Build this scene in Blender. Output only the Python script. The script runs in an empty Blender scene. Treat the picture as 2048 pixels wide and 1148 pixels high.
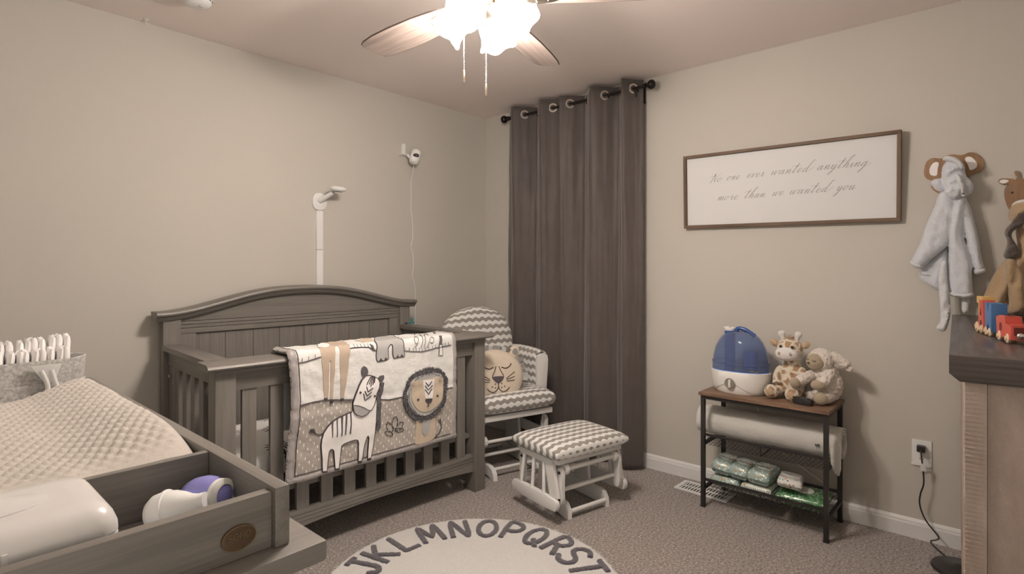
import bpy, bmesh, math, random
from mathutils import Vector, Matrix, noise
from mathutils.geometry import delaunay_2d_cdt
PI = math.pi
scene = bpy.context.scene
COL = scene.collection

# ------------------------------------------------------------------ camera, world, exposure
cam = bpy.data.cameras.new('camera'); cam_o = bpy.data.objects.new('camera', cam); COL.objects.link(cam_o)
cam.sensor_fit = 'HORIZONTAL'; cam.sensor_width = 36.0
cam.lens = 36.0 * 1114.0 / 2048.0
cam.shift_y = -40.0 / 2048.0
cam.clip_start = 0.02
cam_o.location = (-3.180, -3.123, 1.257)
cam_o.rotation_euler = (PI / 2, 0, math.radians(-48.25))
scene.camera = cam_o
world = bpy.data.worlds.new('world'); scene.world = world
world.use_nodes = True
world.node_tree.nodes['Background'].inputs[0].default_value = (1.0, 0.87, 0.76, 1)
world.node_tree.nodes['Background'].inputs[1].default_value = 1.7  # even warm fill, added to brighten the room through the unseen doorway
scene.view_settings.view_transform = 'Standard'
scene.view_settings.look = 'None'
scene.view_settings.exposure = 0.0
scene.view_settings.gamma = 1.0
scene.view_settings.use_curve_mapping = False
LAMP = 1.0                      # one dial for everything the ceiling fan gives off
BULB_W = 15.0 * LAMP             # each of the four bulbs
SHADE_GLOW = 47.0 * LAMP         # the lit frosted glass
LIGHT_COL = (1.0, 0.835, 0.735)

# ------------------------------------------------------------------ colour and materials
def lin(c):
    c = c / 255.0
    return c / 12.92 if c <= 0.04045 else ((c + 0.055) / 1.055) ** 2.4
WHITE_SEEN = (lin(206), lin(190), lin(178))
def seen(r, g, b, k=1.0):
    """the reflectance of a thing that looks (r, g, b) under the room's warm light"""
    return tuple(min(0.93, 0.8 * k * lin(v) / w) for v, w in zip((r, g, b), WHITE_SEEN))

class NT:
    def __init__(s, name):
        s.m = bpy.data.materials.new(name); s.m.use_nodes = True
        s.t = s.m.node_tree; s.n = s.t.nodes; s.l = s.t.links
        s.p = s.n['Principled BSDF']
    def new(s, kind, **kw):
        nd = s.n.new(kind)
        for k, v in kw.items(): setattr(nd, k, v)
        return nd
    def link(s, a, b): s.l.new(a, b)
    def val(s, sock, v):
        if hasattr(v, 'is_linked') or hasattr(v, 'links'): s.link(v, sock)
        else: sock.default_value = v
    def math(s, op, a, b=0.0, c=0.0):
        nd = s.new('ShaderNodeMath', operation=op)
        s.val(nd.inputs[0], a); s.val(nd.inputs[1], b); s.val(nd.inputs[2], c)
        return nd.outputs[0]
    def coord(s, which='Object', scale=(1, 1, 1)):
        tc = s.new('ShaderNodeTexCoord'); mp = s.new('ShaderNodeMapping')
        mp.inputs['Scale'].default_value = scale
        s.link(tc.outputs[which], mp.inputs[0]); return mp.outputs[0]
    def noise(s, vec, scale, detail=3.0, rough=0.55):
        nd = s.new('ShaderNodeTexNoise'); s.link(vec, nd.inputs['Vector'])
        nd.inputs['Scale'].default_value = scale; nd.inputs['Detail'].default_value = detail
        nd.inputs['Roughness'].default_value = rough; return nd.outputs['Fac']
    def mix(s, fac, a, b):
        nd = s.new('ShaderNodeMix', data_type='RGBA'); s.val(nd.inputs[0], fac)
        for sock, v in ((nd.inputs[6], a), (nd.inputs[7], b)):
            if hasattr(v, 'links'): s.link(v, sock)
            else: sock.default_value = (*v[:3], 1)
        return nd.outputs[2]
    def ramp(s, fac, stops):
        nd = s.new('ShaderNodeValToRGB'); s.link(fac, nd.inputs[0])
        cr = nd.color_ramp
        while len(cr.elements) < len(stops): cr.elements.new(0.5)
        for e, (p, c) in zip(cr.elements, stops): e.position = p; e.color = (*c[:3], 1)
        return nd.outputs[0]
    def bump(s, h, strength=0.3, dist=0.002):
        nd = s.new('ShaderNodeBump'); s.link(h, nd.inputs['Height'])
        nd.inputs['Strength'].default_value = strength; nd.inputs['Distance'].default_value = dist
        s.link(nd.outputs[0], s.p.inputs['Normal'])
    def base(s, v): s.val(s.p.inputs['Base Color'], v if hasattr(v, 'links') else (*v, 1))
    def set(s, **kw):
        for k, v in kw.items(): s.val(s.p.inputs[k.replace('_', ' ')], v)
        return s

def plain(name, c, rough=0.55, metal=0.0, var=0.0, vscale=30.0, bump=0.0, bscale=200.0, bdist=0.001, **kw):
    t = NT(name)
    v = t.coord('Object')
    if var: t.base(t.mix(t.noise(v, vscale), tuple(x * (1 - var) for x in c), tuple(min(1, x * (1 + var)) for x in c)))
    else: t.base(c)
    t.set(Roughness=rough, Metallic=metal, **kw)
    if bump: t.bump(t.noise(v, bscale, 2.0), bump, bdist)
    return t.m

def wood(name, c, axis='x', contrast=0.25, rough=0.45, scale=1.0, knots=0.0, bump=0.12):
    t = NT(name)
    sc = {'x': (5, 170, 170), 'y': (170, 5, 170), 'z': (170, 170, 5)}[axis]
    v = t.coord('Object', tuple(x * scale for x in sc))
    f = t.noise(v, 1.0, 4.0, 0.6)
    sc2 = {'x': (2, 34, 34), 'y': (34, 2, 34), 'z': (34, 34, 2)}[axis]
    f2 = t.noise(t.coord('Object', tuple(x * scale for x in sc2)), 1.0, 3.0, 0.6)
    ff = t.math('ADD', t.math('MULTIPLY', f, 0.55), t.math('MULTIPLY', f2, 0.45))
    lo = tuple(x * (1 - contrast * 1.6) for x in c); hi = tuple(min(1, x * (1 + contrast * 1.3)) for x in c)
    t.base(t.ramp(ff, [(0.36, lo), (0.5, c), (0.66, hi)]))
    t.set(Roughness=rough); t.bump(f, bump, 0.001)
    return t.m

def cloth(name, c, var=0.08, rough=0.9, bump=0.35, bscale=700.0, sheen=0.25, wr=0.0):
    t = NT(name); v = t.coord('Object')
    t.base(t.mix(t.noise(v, 60.0), tuple(x * (1 - var) for x in c), tuple(min(1, x * (1 + var)) for x in c)))
    t.set(Roughness=rough, Sheen_Weight=sheen)
    h = t.noise(v, bscale, 2.0)
    if wr: h = t.math('ADD', t.math('MULTIPLY', h, 0.3), t.math('MULTIPLY', t.noise(v, 22.0, 3.0), wr))
    t.bump(h, bump, 0.0012)
    return t.m

def fuzzy(name, c1, c2=None, spot=None, scale=18.0, cut=0.5, fscale=160.0):
    """plush: short pile relief; with spot, blotches of a second colour"""
    t = NT(name); v = t.coord('Object')
    n = t.noise(v, fscale, 4.0, 0.7)
    a = t.mix(n, tuple(x * 0.8 for x in c1), tuple(min(0.95, x * 1.15) for x in c1))
    if spot:
        vo = t.new('ShaderNodeTexVoronoi', feature='DISTANCE_TO_EDGE'); t.link(v, vo.inputs['Vector'])
        vo.inputs['Scale'].default_value = scale
        w = t.math('ADD', vo.outputs['Distance'], t.math('MULTIPLY', t.math('SUBTRACT', n, 0.5), 0.25))
        m = t.math('MULTIPLY', t.math('SUBTRACT', w, cut), 14.0)
        nd = t.new('ShaderNodeClamp'); t.link(m, nd.inputs[0])
        a = t.mix(nd.outputs[0], a, t.mix(n, tuple(x * 0.75 for x in spot), spot))
    t.base(a); t.set(Roughness=0.95, Sheen_Weight=0.5); t.bump(n, 0.9, 0.004)
    return t.m

def chevron(name, white, grey, period=0.066, wave=0.048, amp=0.016, shift=0.0):
    t = NT(name)
    uv = t.new('ShaderNodeUVMap'); sx = t.new('ShaderNodeSeparateXYZ'); t.link(uv.outputs[0], sx.inputs[0])
    tri = t.math('ABSOLUTE', t.math('SUBTRACT', t.math('FRACT', t.math('DIVIDE', sx.outputs[0], wave)), 0.5))
    vv = t.math('ADD', sx.outputs[1], t.math('MULTIPLY', tri, amp * 2))
    f = t.math('FRACT', t.math('ADD', t.math('DIVIDE', vv, period), shift))
    k = t.math('GREATER_THAN', f, 0.5)
    t.base(t.mix(k, white, grey)); t.set(Roughness=0.9, Sheen_Weight=0.15)
    t.bump(t.noise(t.coord('Object'), 60.0, 3.0), 0.15, 0.003)
    return t.m

# ------------------------------------------------------------------ mesh tools
rnd = random.Random(11)
class MB:
    def __init__(s): s.b = bmesh.new(); s.uvl = None
    def _new(s, before): return [v for v in s.b.verts if v not in before]
    def box(s, c, d, bev=0.0, seg=2, rot=None, taper=None):
        r = bmesh.ops.create_cube(s.b, size=1.0); vs = r['verts']
        for v in vs:
            p = Vector((v.co.x * d[0], v.co.y * d[1], v.co.z * d[2]))
            if taper and v.co.z < 0: p.x *= taper; p.y *= taper
            if rot is not None: p = rot @ p
            v.co = p + Vector(c)
        if bev:
            es = list({e for v in vs for e in v.link_edges})
            bmesh.ops.bevel(s.b, geom=es, offset=bev, segments=seg, profile=0.7, affect='EDGES', clamp_overlap=True)
        return s
    def span(s, x0, x1, y0, y1, z0, z1, bev=0.0, seg=2):
        return s.box(((x0 + x1) / 2, (y0 + y1) / 2, (z0 + z1) / 2), (abs(x1 - x0), abs(y1 - y0), abs(z1 - z0)), bev, seg)
    def tube(s, pts, r, seg=8, closed=False, caps=True):
        pts = [Vector(p) for p in pts]; n = len(pts)
        rr = r if isinstance(r, (list, tuple)) else [r] * n
        up = None; rings = []
        for i, p in enumerate(pts):
            a = pts[(i - 1) % n] if (closed or i > 0) else p
            b = pts[(i + 1) % n] if (closed or i < n - 1) else p
            t = (b - a).normalized()
            if up is None:
                up = Vector((0, 0, 1)) if abs(t.z) < 0.9 else Vector((1, 0, 0))
            up = (up - t * up.dot(t)).normalized(); sd = t.cross(up)
            rings.append([s.b.verts.new(p + (up * math.cos(2 * PI * k / seg) + sd * math.sin(2 * PI * k / seg)) * rr[i]) for k in range(seg)])
        m = n if closed else n - 1
        for i in range(m):
            A, B = rings[i], rings[(i + 1) % n]
            for k in range(seg): s.b.faces.new((A[k], A[(k + 1) % seg], B[(k + 1) % seg], B[k]))
        if caps and not closed:
            s.b.faces.new(rings[0][::-1]); s.b.faces.new(rings[-1])
        return s
    def lathe(s, prof, seg=24, M=None, sx=1.0, sy=1.0):
        M = M or Matrix(); rings = []
        for r, z in prof:
            if r < 1e-6: rings.append([s.b.verts.new(M @ Vector((0, 0, z)))])
            else: rings.append([s.b.verts.new(M @ Vector((r * sx * math.cos(2 * PI * k / seg), r * sy * math.sin(2 * PI * k / seg), z))) for k in range(seg)])
        for A, B in zip(rings, rings[1:]):
            for k in range(seg):
                q = [A[k % len(A)], A[(k + 1) % len(A)], B[(k + 1) % len(B)], B[k % len(B)]]
                u = []
                for v in q:
                    if v not in u: u.append(v)
                if len(u) >= 3: s.b.faces.new(u)
        if len(rings[0]) > 1: s.b.faces.new(rings[0][::-1])
        if len(rings[-1]) > 1: s.b.faces.new(rings[-1])
        return s
    def ball(s, c, r, u=20, v=12, M=None):
        r = (r, r, r) if not isinstance(r, (tuple, list)) else r
        q = bmesh.ops.create_uvsphere(s.b, u_segments=u, v_segments=v, radius=1.0)['verts']
        for w in q:
            p = Vector((w.co.x * r[0], w.co.y * r[1], w.co.z * r[2]))
            w.co = (M @ p if M is not None else p) + Vector(c)
        return s
    def prism(s, poly, fn, d0, d1, bev=0.0):
        """poly in 2D, fn(a, b, depth) -> 3D; closed solid between depth d0 and d1"""
        A = [s.b.verts.new(fn(a, b, d0)) for a, b in poly]; B = [s.b.verts.new(fn(a, b, d1)) for a, b in poly]
        n = len(poly); fs = [s.b.faces.new(A[::-1]), s.b.faces.new(B)]
        for i in range(n): s.b.faces.new((A[i], A[(i + 1) % n], B[(i + 1) % n], B[i]))
        if bev:
            es = list({e for f in fs for e in f.edges})
            bmesh.ops.bevel(s.b, geom=es, offset=bev, segments=2, profile=0.7, affect='EDGES', clamp_overlap=True)
        return s
    def grid(s, nu, nv, fn, uv=None, cu=False):
        """surface fn(i/nu, j/nv); uv likewise"""
        if uv and s.uvl is None: s.uvl = s.b.loops.layers.uv.new('UVMap')
        P = [[s.b.verts.new(fn(i / nu, j / nv)) for j in range(nv + 1)] for i in range(nu if cu else nu + 1)]
        for i in range(nu):
            i2 = (i + 1) % nu if cu else i + 1
            for j in range(nv):
                f = s.b.faces.new((P[i][j], P[i2][j], P[i2][j + 1], P[i][j + 1]))
                if uv:
                    for l, (a, b) in zip(f.loops, ((i, j), (i + 1, j), (i + 1, j + 1), (i, j + 1))): l[s.uvl].uv = uv(a / nu, b / nv)
        return P

def obj(name, mb, m, parent=None, smooth=35.0, recalc=True):
    b = mb.b if isinstance(mb, MB) else mb
    if recalc: bmesh.ops.recalc_face_normals(b, faces=b.faces)
    me = bpy.data.meshes.new(name); b.to_mesh(me); b.free()
    return obm(name, me, m, parent, smooth)
def obm(name, me, m, parent=None, smooth=35.0):
    if m is not None: me.materials.append(m)
    if smooth:
        me.shade_smooth()
        try: me.set_sharp_from_angle(angle=math.radians(smooth))
        except Exception: pass
    o = bpy.data.objects.new(name, me); COL.objects.link(o)
    if parent: o.parent = parent
    return o
def tag(o, label, cat, group=None, kind=None):
    o['label'] = label; o['category'] = cat
    if group: o['group'] = group
    if kind: o['kind'] = kind
    return o
def thing(name, label, cat, loc=(0, 0, 0), rz=0.0, group=None):
    o = bpy.data.objects.new(name, None); COL.objects.link(o); o.empty_display_size = 0.05
    o.location = loc; o.rotation_euler = (0, 0, rz)
    return tag(o, label, cat, group)
def struct(name, mb, m, parent=None, smooth=None):
    o = obj(name, mb, m, parent, smooth)
    if parent is None: o['kind'] = 'structure'
    return o
def twin(o, name, loc=None, rot=None, parent=None):
    c = o.copy(); c.name = name; COL.objects.link(c)
    if parent is not None: c.parent = parent
    if loc is not None: c.location = loc
    if rot is not None: c.rotation_euler = rot
    return c
def dup(root, loc, rz=0.0, label=None):
    r = root.copy(); COL.objects.link(r); r.location = loc; r.rotation_euler = (0, 0, rz) if not isinstance(rz, tuple) else rz
    if label: r['label'] = label
    for ch in list(root.children):
        c = ch.copy(); COL.objects.link(c); c.parent = r
        for g in list(ch.children):
            d = g.copy(); COL.objects.link(d); d.parent = c
    return r

def seg_dist(p, poly):
    best = 1e9; n = len(poly)
    for i in range(n):
        ax, ay = poly[i]; bx, by = poly[(i + 1) % n]
        dx, dy = bx - ax, by - ay; L = dx * dx + dy * dy
        t = 0 if L == 0 else max(0, min(1, ((p[0] - ax) * dx + (p[1] - ay) * dy) / L))
        best = min(best, math.hypot(p[0] - ax - t * dx, p[1] - ay - t * dy))
    return best
def inside(p, poly):
    c = False; n = len(poly); j = n - 1
    for i in range(n):
        a, b = poly[i], poly[j]
        if (a[1] > p[1]) != (b[1] > p[1]) and p[0] < (b[0] - a[0]) * (p[1] - a[1]) / (b[1] - a[1]) + a[0]: c = not c
        j = i
    return c
def round_poly(poly, it=2):
    for _ in range(it):
        q = []
        for i in range(len(poly)):
            a, b = poly[i], poly[(i + 1) % len(poly)]
            q += [(a[0] * .75 + b[0] * .25, a[1] * .75 + b[1] * .25), (a[0] * .25 + b[0] * .75, a[1] * .25 + b[1] * .75)]
        poly = q
    return poly
def mesh2d(poly, res):
    """triangles filling a 2D outline, with points every res; returns points, triangles, number of rim points"""
    rim = []
    for i in range(len(poly)):
        a, b = poly[i], poly[(i + 1) % len(poly)]
        k = max(1, int(math.hypot(b[0] - a[0], b[1] - a[1]) / res))
        rim += [(a[0] + (b[0] - a[0]) * j / k, a[1] + (b[1] - a[1]) * j / k) for j in range(k)]
    xs = [p[0] for p in poly]; ys = [p[1] for p in poly]; pts = list(rim); r = 0; y = min(ys) + res * .6
    while y < max(ys):
        x = min(xs) + (res * .5 if r % 2 else res)
        while x < max(xs):
            if inside((x, y), poly) and seg_dist((x, y), poly) > res * .55: pts.append((x, y))
            x += res
        y += res * .87; r += 1
    n = len(rim)
    v, e, f, *_ = delaunay_2d_cdt([Vector(p) for p in pts], [(i, (i + 1) % n) for i in range(n)], [], 1, 1e-6)
    return [tuple(p) for p in v], [tuple(t) for t in f], n
def patch(mb, poly, fn, off=0.003, res=0.02, rim=-0.002):
    """a sewn-on patch: outline poly in sheet coordinates, fn(a, b, off) -> 3D, with a turned-down rim"""
    P, T, n = mesh2d(poly, res)
    V = [mb.b.verts.new(fn(a, b, off)) for a, b in P]; cnt = {}
    for t in T:
        mb.b.faces.new([V[i] for i in t])
        for k in range(len(t)):
            e = (t[k], t[(k + 1) % len(t)]); cnt[tuple(sorted(e))] = cnt.get(tuple(sorted(e)), 0) + 1
    low = {}
    for (i, j), c in cnt.items():
        if c == 1:
            for k in (i, j):
                if k not in low: low[k] = mb.b.verts.new(fn(P[k][0], P[k][1], rim))
            mb.b.faces.new((V[i], V[j], low[j], low[i]))
    return mb
def ribbon(mb, pts, w, fn, off=0.002, res=0.015, closed=False, taper=False):
    """a stitched or drawn line of width w lying on a sheet, slightly raised"""
    q = []; P = list(pts) + ([pts[0]] if closed else [])
    for a, b in zip(P, P[1:]):
        k = max(1, int(math.hypot(b[0] - a[0], b[1] - a[1]) / res))
        q += [(a[0] + (b[0] - a[0]) * j / k, a[1] + (b[1] - a[1]) * j / k) for j in range(k)]
    q.append(P[-1]); R = []; n = len(q)
    for i in range(n):
        a, b = q[max(0, i - 1)], q[min(n - 1, i + 1)]
        if closed and i in (0, n - 1): a, b = q[n - 2], q[1]
        dx, dy = b[0] - a[0], b[1] - a[1]; L = math.hypot(dx, dy) or 1
        ww = (w[i * (len(w) - 1) // max(1, n - 1)] if isinstance(w, list) else w) / 2
        if taper: ww *= 0.35 + 0.65 * math.sin(PI * (i + .4) / (n - .2))
        nx, ny = -dy / L * ww, dx / L * ww
        R.append([mb.b.verts.new(fn(q[i][0] + nx, q[i][1] + ny, -0.001)), mb.b.verts.new(fn(q[i][0] + nx * .8, q[i][1] + ny * .8, off)),
                  mb.b.verts.new(fn(q[i][0] - nx * .8, q[i][1] - ny * .8, off)), mb.b.verts.new(fn(q[i][0] - nx, q[i][1] - ny, -0.001))])
    for A, B in zip(R, R[1:]):
        for k in range(3): mb.b.faces.new((A[k], A[k + 1], B[k + 1], B[k]))
    return mb
def inflate(mb, poly, fn, front, back, R, res=0.012, fold=None):
    """a stuffed or folded cloth shape: outline poly, fn(a, b, depth) -> 3D, depth swelling away from the outline"""
    P, T, n = mesh2d(poly, res); F, B = [], []
    for k, p in enumerate(P):
        d = min(1.0, seg_dist(p, poly) / R) if k >= n else 0.0
        h = math.sqrt(max(0.0, 1 - (1 - d) ** 2)); e = (fold(*p) if fold else 0.0) * d
        F.append(mb.b.verts.new(fn(p[0], p[1], front * h + e)))
        B.append(F[-1] if k < n else mb.b.verts.new(fn(p[0], p[1], -back * h)))
    for t in T:
        for w in (F, B[::1]):
            vs = [w[i] for i in t]
            if w is B: vs = vs[::-1]
            try: mb.b.faces.new(vs)
            except ValueError: pass
    return mb
def remeshed(mb, voxel, amp=0.0, freq=60.0, it=3):
    """weld overlapping bodies into one continuous skin"""
    me = bpy.data.meshes.new('tmp'); mb.b.to_mesh(me); mb.b.free()
    o = bpy.data.objects.new('tmp', me); COL.objects.link(o)
    r = o.modifiers.new('r', 'REMESH'); r.mode = 'VOXEL'; r.voxel_size = voxel
    s = o.modifiers.new('s', 'SMOOTH'); s.iterations = it; s.factor = 0.5
    out = bpy.data.meshes.new_from_object(o.evaluated_get(bpy.context.evaluated_depsgraph_get()))
    bpy.data.objects.remove(o); bpy.data.meshes.remove(me)
    if amp:
        ns = [v.normal.copy() for v in out.vertices]
        for v, nn in zip(out.vertices, ns): v.co += nn * amp * (noise.noise(v.co * freq) + 0.6 * noise.noise(v.co * freq * 2.3))
    return out
def cushion(mb, half_outline, thick, n=26, crown=0.45, uvs=1.0, edge=0.35):
    """pillow: half_outline(a, b) for a, b in -1..1 -> (x, y); top and bottom skins meeting in a rounded edge"""
    for sgn in (1, -1):
        def ht(a, b):
            q = max(0.0, (1 - abs(a) ** 5)) * max(0.0, (1 - abs(b) ** 5))
            return thick / 2 * (q ** edge) * (1 - crown * 0.5 * (a * a + b * b) * 0.5)
        G = [[None] * (n + 1) for _ in range(n + 1)]
        for i in range(n + 1):
            for j in range(n + 1):
                a = math.sin((i / n - .5) * PI) ; b = math.sin((j / n - .5) * PI)
                x, y = half_outline(a, b); G[i][j] = Vector((x, y, sgn * ht(a, b)))
        if mb.uvl is None: mb.uvl = mb.b.loops.layers.uv.new('UVMap')
        U = [[0] * (n + 1) for _ in range(n + 1)]; W = [[0] * (n + 1) for _ in range(n + 1)]
        m = n // 2
        for j in range(n + 1):
            for i in range(m + 1, n + 1): U[i][j] = U[i - 1][j] + (G[i][j] - G[i - 1][j]).length
            for i in range(m - 1, -1, -1): U[i][j] = U[i + 1][j] - (G[i][j] - G[i + 1][j]).length
            base = G[m][j].x - G[m][m].x
            for i in range(n + 1): U[i][j] += base
        for i in range(n + 1):
            for j in range(m + 1, n + 1): W[i][j] = W[i][j - 1] + (G[i][j] - G[i][j - 1]).length
            for j in range(m - 1, -1, -1): W[i][j] = W[i][j + 1] - (G[i][j] - G[i][j + 1]).length
            base = G[i][m].y - G[m][m].y
            for j in range(n + 1): W[i][j] += base
        V = [[mb.b.verts.new(G[i][j]) for j in range(n + 1)] for i in range(n + 1)]
        for i in range(n):
            for j in range(n):
                ids = ((i, j), (i + 1, j), (i + 1, j + 1), (i, j + 1))
                if sgn < 0: ids = ids[::-1]
                f = mb.b.faces.new([V[a][b] for a, b in ids])
                for l, (a, b) in zip(f.loops, ids): l[mb.uvl].uv = (U[a][b] * uvs, W[a][b] * uvs)
    bmesh.ops.remove_doubles(mb.b, verts=mb.b.verts, dist=0.0004)
    return mb
def Rx(a): return Matrix.Rotation(a, 4, 'X')
def Ry(a): return Matrix.Rotation(a, 4, 'Y')
def Rz(a): return Matrix.Rotation(a, 4, 'Z')
def T(x, y, z): return Matrix.Translation((x, y, z))
def moved(mb, M):
    mb.b.transform(M); return mb
def spline(pts, k=8):
    """Catmull-Rom through points"""
    P = [Vector(p) for p in pts]; out = []
    for i in range(len(P) - 1):
        a, b, c, d = P[max(0, i - 1)], P[i], P[i + 1], P[min(len(P) - 1, i + 2)]
        for j in range(k):
            t = j / k
            out.append(0.5 * ((2 * b) + (c - a) * t + (2 * a - 5 * b + 4 * c - d) * t * t + (3 * b - a - 3 * c + d) * t ** 3))
    out.append(P[-1]); return out

# ------------------------------------------------------------------ shared materials
WALL_C = seen(179, 163, 147, 1.0)
M = {}
t = NT('wall_paint'); v = t.coord('Object'); t.base(t.mix(t.noise(v, 3.0), tuple(x * .985 for x in WALL_C), tuple(x * 1.015 for x in WALL_C)))
t.set(Roughness=0.62); t.bump(t.noise(v, 260.0, 3.0), 0.05, 0.001); M['wall'] = t.m
t = NT('ceiling_paint'); v = t.coord('Object'); t.base(seen(218, 193, 177, 1.0)); t.set(Roughness=0.8); t.bump(t.noise(v, 320.0, 3.0), 0.08, 0.001); M['ceil'] = t.m
M['trim'] = plain('white_trim_paint', seen(206, 192, 180), 0.4)
t = NT('carpet_pile'); v = t.coord('Object')
fine = t.noise(v, 95.0, 4.0, 0.8); big = t.noise(v, 4.5, 3.0); mid = t.noise(v, 40.0, 2.0)
cc = t.ramp(fine, [(0.34, seen(58, 46, 38)), (0.45, seen(118, 102, 91)), (0.54, seen(150, 132, 119)), (0.66, seen(206, 186, 170))])
k = t.math('ADD', t.math('MULTIPLY', big, 0.7), t.math('MULTIPLY', mid, 0.3))
t.base(t.mix(t.math('MULTIPLY', k, 0.4), cc, seen(124, 107, 96)))
t.set(Roughness=1.0, Sheen_Weight=0.3); t.bump(t.math('ADD', fine, t.math('MULTIPLY', mid, 0.6)), 1.0, 0.006); M['carpet'] = t.m
GREYW = seen(104, 93, 83, 1.02)
for ax in 'xyz': M['crib_' + ax] = wood('grey_stained_wood_' + ax, GREYW, ax, 0.13, 0.42)
M['white_wood'] = plain('white_painted_wood', seen(205, 190, 177), 0.4)
M['black_metal'] = plain('black_metal', seen(46, 40, 37), 0.45, 0.3)
M['dark_metal'] = plain('dark_bronze_metal', seen(40, 34, 31), 0.35, 0.7)
M['chrome'] = plain('polished_nickel', (0.75, 0.72, 0.68), 0.2, 1.0)
M['brass'] = plain('brushed_nickel', (0.62, 0.54, 0.45), 0.28, 1.0)
M['white_plastic'] = plain('white_plastic', seen(212, 198, 186), 0.3)
M['black'] = plain('black_plastic', seen(38, 33, 31), 0.4)
M['ink'] = plain('dark_embroidery', seen(66, 57, 56), 0.9)
M['cream'] = cloth('cream_cotton', seen(203, 190, 176), wr=0.7, bump=0.3)

# ------------------------------------------------------------------ the room
XB, YB, H = -3.62, -3.72, 2.44
struct('floor', MB().span(XB - .1, .1, YB - .1, .1, -.1, 0), M['carpet'])
struct('ceiling', MB().span(XB - .1, .1, YB - .1, .1, H, H + .1), M['ceil'])
struct('wall_left', MB().span(XB - .1, .1, 0, .1, 0, H), M['wall'])
struct('wall_right', MB().span(0, .1, YB - .1, 0, 0, H), M['wall'])
struct('wall_back', MB().span(XB - .1, XB, YB - .1, 0, 0, H), M['wall'])
# the near wall has the doorway the photographer stands beside; the warm world background is added fill through it
wf = MB(); wf.span(XB, -3.5, YB - .1, YB, 0, H); wf.span(-2.68, 0, YB - .1, YB, 0, H); wf.span(-3.5, -2.68, YB - .1, YB, 2.04, H)
struct('wall_front', wf, M['wall'])
def baseboard(name, horiz, a0, a1):
    mb = MB()
    prof = [(0, 0), (.014, 0), (.014, .062), (.011, .07), (.011, .076), (.005, .086), (0, .088)]
    if horiz: mb.prism(prof, lambda d, z, k: Vector((k, -d, z)), a0, a1)
    else: mb.prism(prof, lambda d, z, k: Vector((-d, k, z)), a0, a1)
    struct(name, mb, M['trim'])
baseboard('baseboard_left', True, XB, 0); baseboard('baseboard_right', False, YB, 0)

# ------------------------------------------------------------------ crib (local x along the headboard, local -y out into the room)
CRIB = ((-2.302, -0.05, 0), -0.047)
crib = thing('crib', 'dark grey wooden crib with arched headboard and slatted sides against the left wall', 'crib', *CRIB)
def cp(name, u0, u1, v0, v1, z0, z1, ax, bev=.003, parent=None):
    return obj(name, MB().span(u0, u1, -v0, -v1, z0, z1, bev), M['crib_' + ax], parent or crib)
W = 1.415
def arc_z(u):
    g = min(1.0, abs(u - W / 2) / .735)
    return 1.042 + .112 * (1 + math.cos(PI * g ** 1.25)) / 2
for u0 in (0, W - .076): cp('back_post', u0, u0 + .076, 0, .062, 0, arc_z(u0 + .038) - .036, 'z')
# crown moulding: one profile swept along the arch
prof = [(-.014, 0), (.086, 0), (.096, -.005), (.099, -.013), (.096, -.02), (.088, -.024), (.083, -.030), (.076, -.040), (.070, -.045), (-.014, -.045)]
mb = MB(); N = 48; rows = []
for i in range(N + 1):
    u = -.034 + (W + .068) * i / N; uu = min(max(u, -.0), W)
    dz = (arc_z(uu + .004) - arc_z(uu - .004)) / .008; L = math.hypot(1, dz)
    rows.append([mb.b.verts.new((u - z * dz / L, -vv, arc_z(uu) + z / L)) for vv, z in prof])
for A, B in zip(rows, rows[1:]):
    for k in range(len(prof)): mb.b.faces.new((A[k], A[(k + 1) % len(prof)], B[(k + 1) % len(prof)], B[k]))
mb.b.faces.new(rows[0]); mb.b.faces.new(rows[-1][::-1])
obj('headboard_crown', mb, M['crib_x'], crib)
# arched upper panel, three narrow strips with grooves between them, frame, planks
up = [(.076, .992)] + [(.076 + (W - .152) * i / 30, arc_z(.076 + (W - .152) * i / 30) - .03) for i in range(31)] + [(W - .076, .992)]
obj('headboard_panel', MB().prism(up, lambda a, b, d: Vector((a, -d, b)), .012, .048), M['crib_x'], crib)
for z0, z1 in ((.9745, .9895), (.957, .9725), (.930, .955)): cp('headboard_strip', .076, W - .076, .012, .048, z0, z1, 'x', .0015)
cp('headboard_backing', .076, W - .076, .006, .016, .3, .99, 'x', 0)
for u0 in (.0762, W - .1462): cp('headboard_stile', u0, u0 + .07, .0165, .046, .30, .929, 'z', .001)
pw = (W - .2924) / 8
for k in range(8):
    cp('plank', .1465 + k * pw + .001, .1465 + (k + 1) * pw - .001, .0165, .034, .32, .927, 'z', .0015)
cp('headboard_bottom_rail', .0765, W - .0765, .0165, .05, .22, .318, 'x')
# sides
for sd, u in ((0, 0.0), (1, W - .076)):
    cp('side_rail_cap', u - .006, u + .082, .0622, .70, .858, .883, 'y', .006)
    s0 = u + .018
    cp('side_rail', s0, s0 + .034, .0625, .7135, .785, .8575, 'y')
    cp('side_stile', s0 + .003, s0 + .028, .0775, .163, .22, .7845, 'z')
    for k in range(5): cp('slat', s0 + .005, s0 + .025, .163 + .1165 * k + (.0 if k else .001), .22 + .1165 * k, .24, .7845, 'z', .002)
    cp('side_bottom_rail', s0, s0 + .034, .0625, .7135, .14, .2395, 'y')
    bo = s0 - .002 if sd == 0 else s0 + .03
    obj('bolt', MB().lathe([(.0, 0), (.009, 0), (.009, .006), (0, .008)], 14, T(bo, -.115, .742) @ Ry(-PI / 2 if sd == 0 else PI / 2)), M['brass'], crib)
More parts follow.
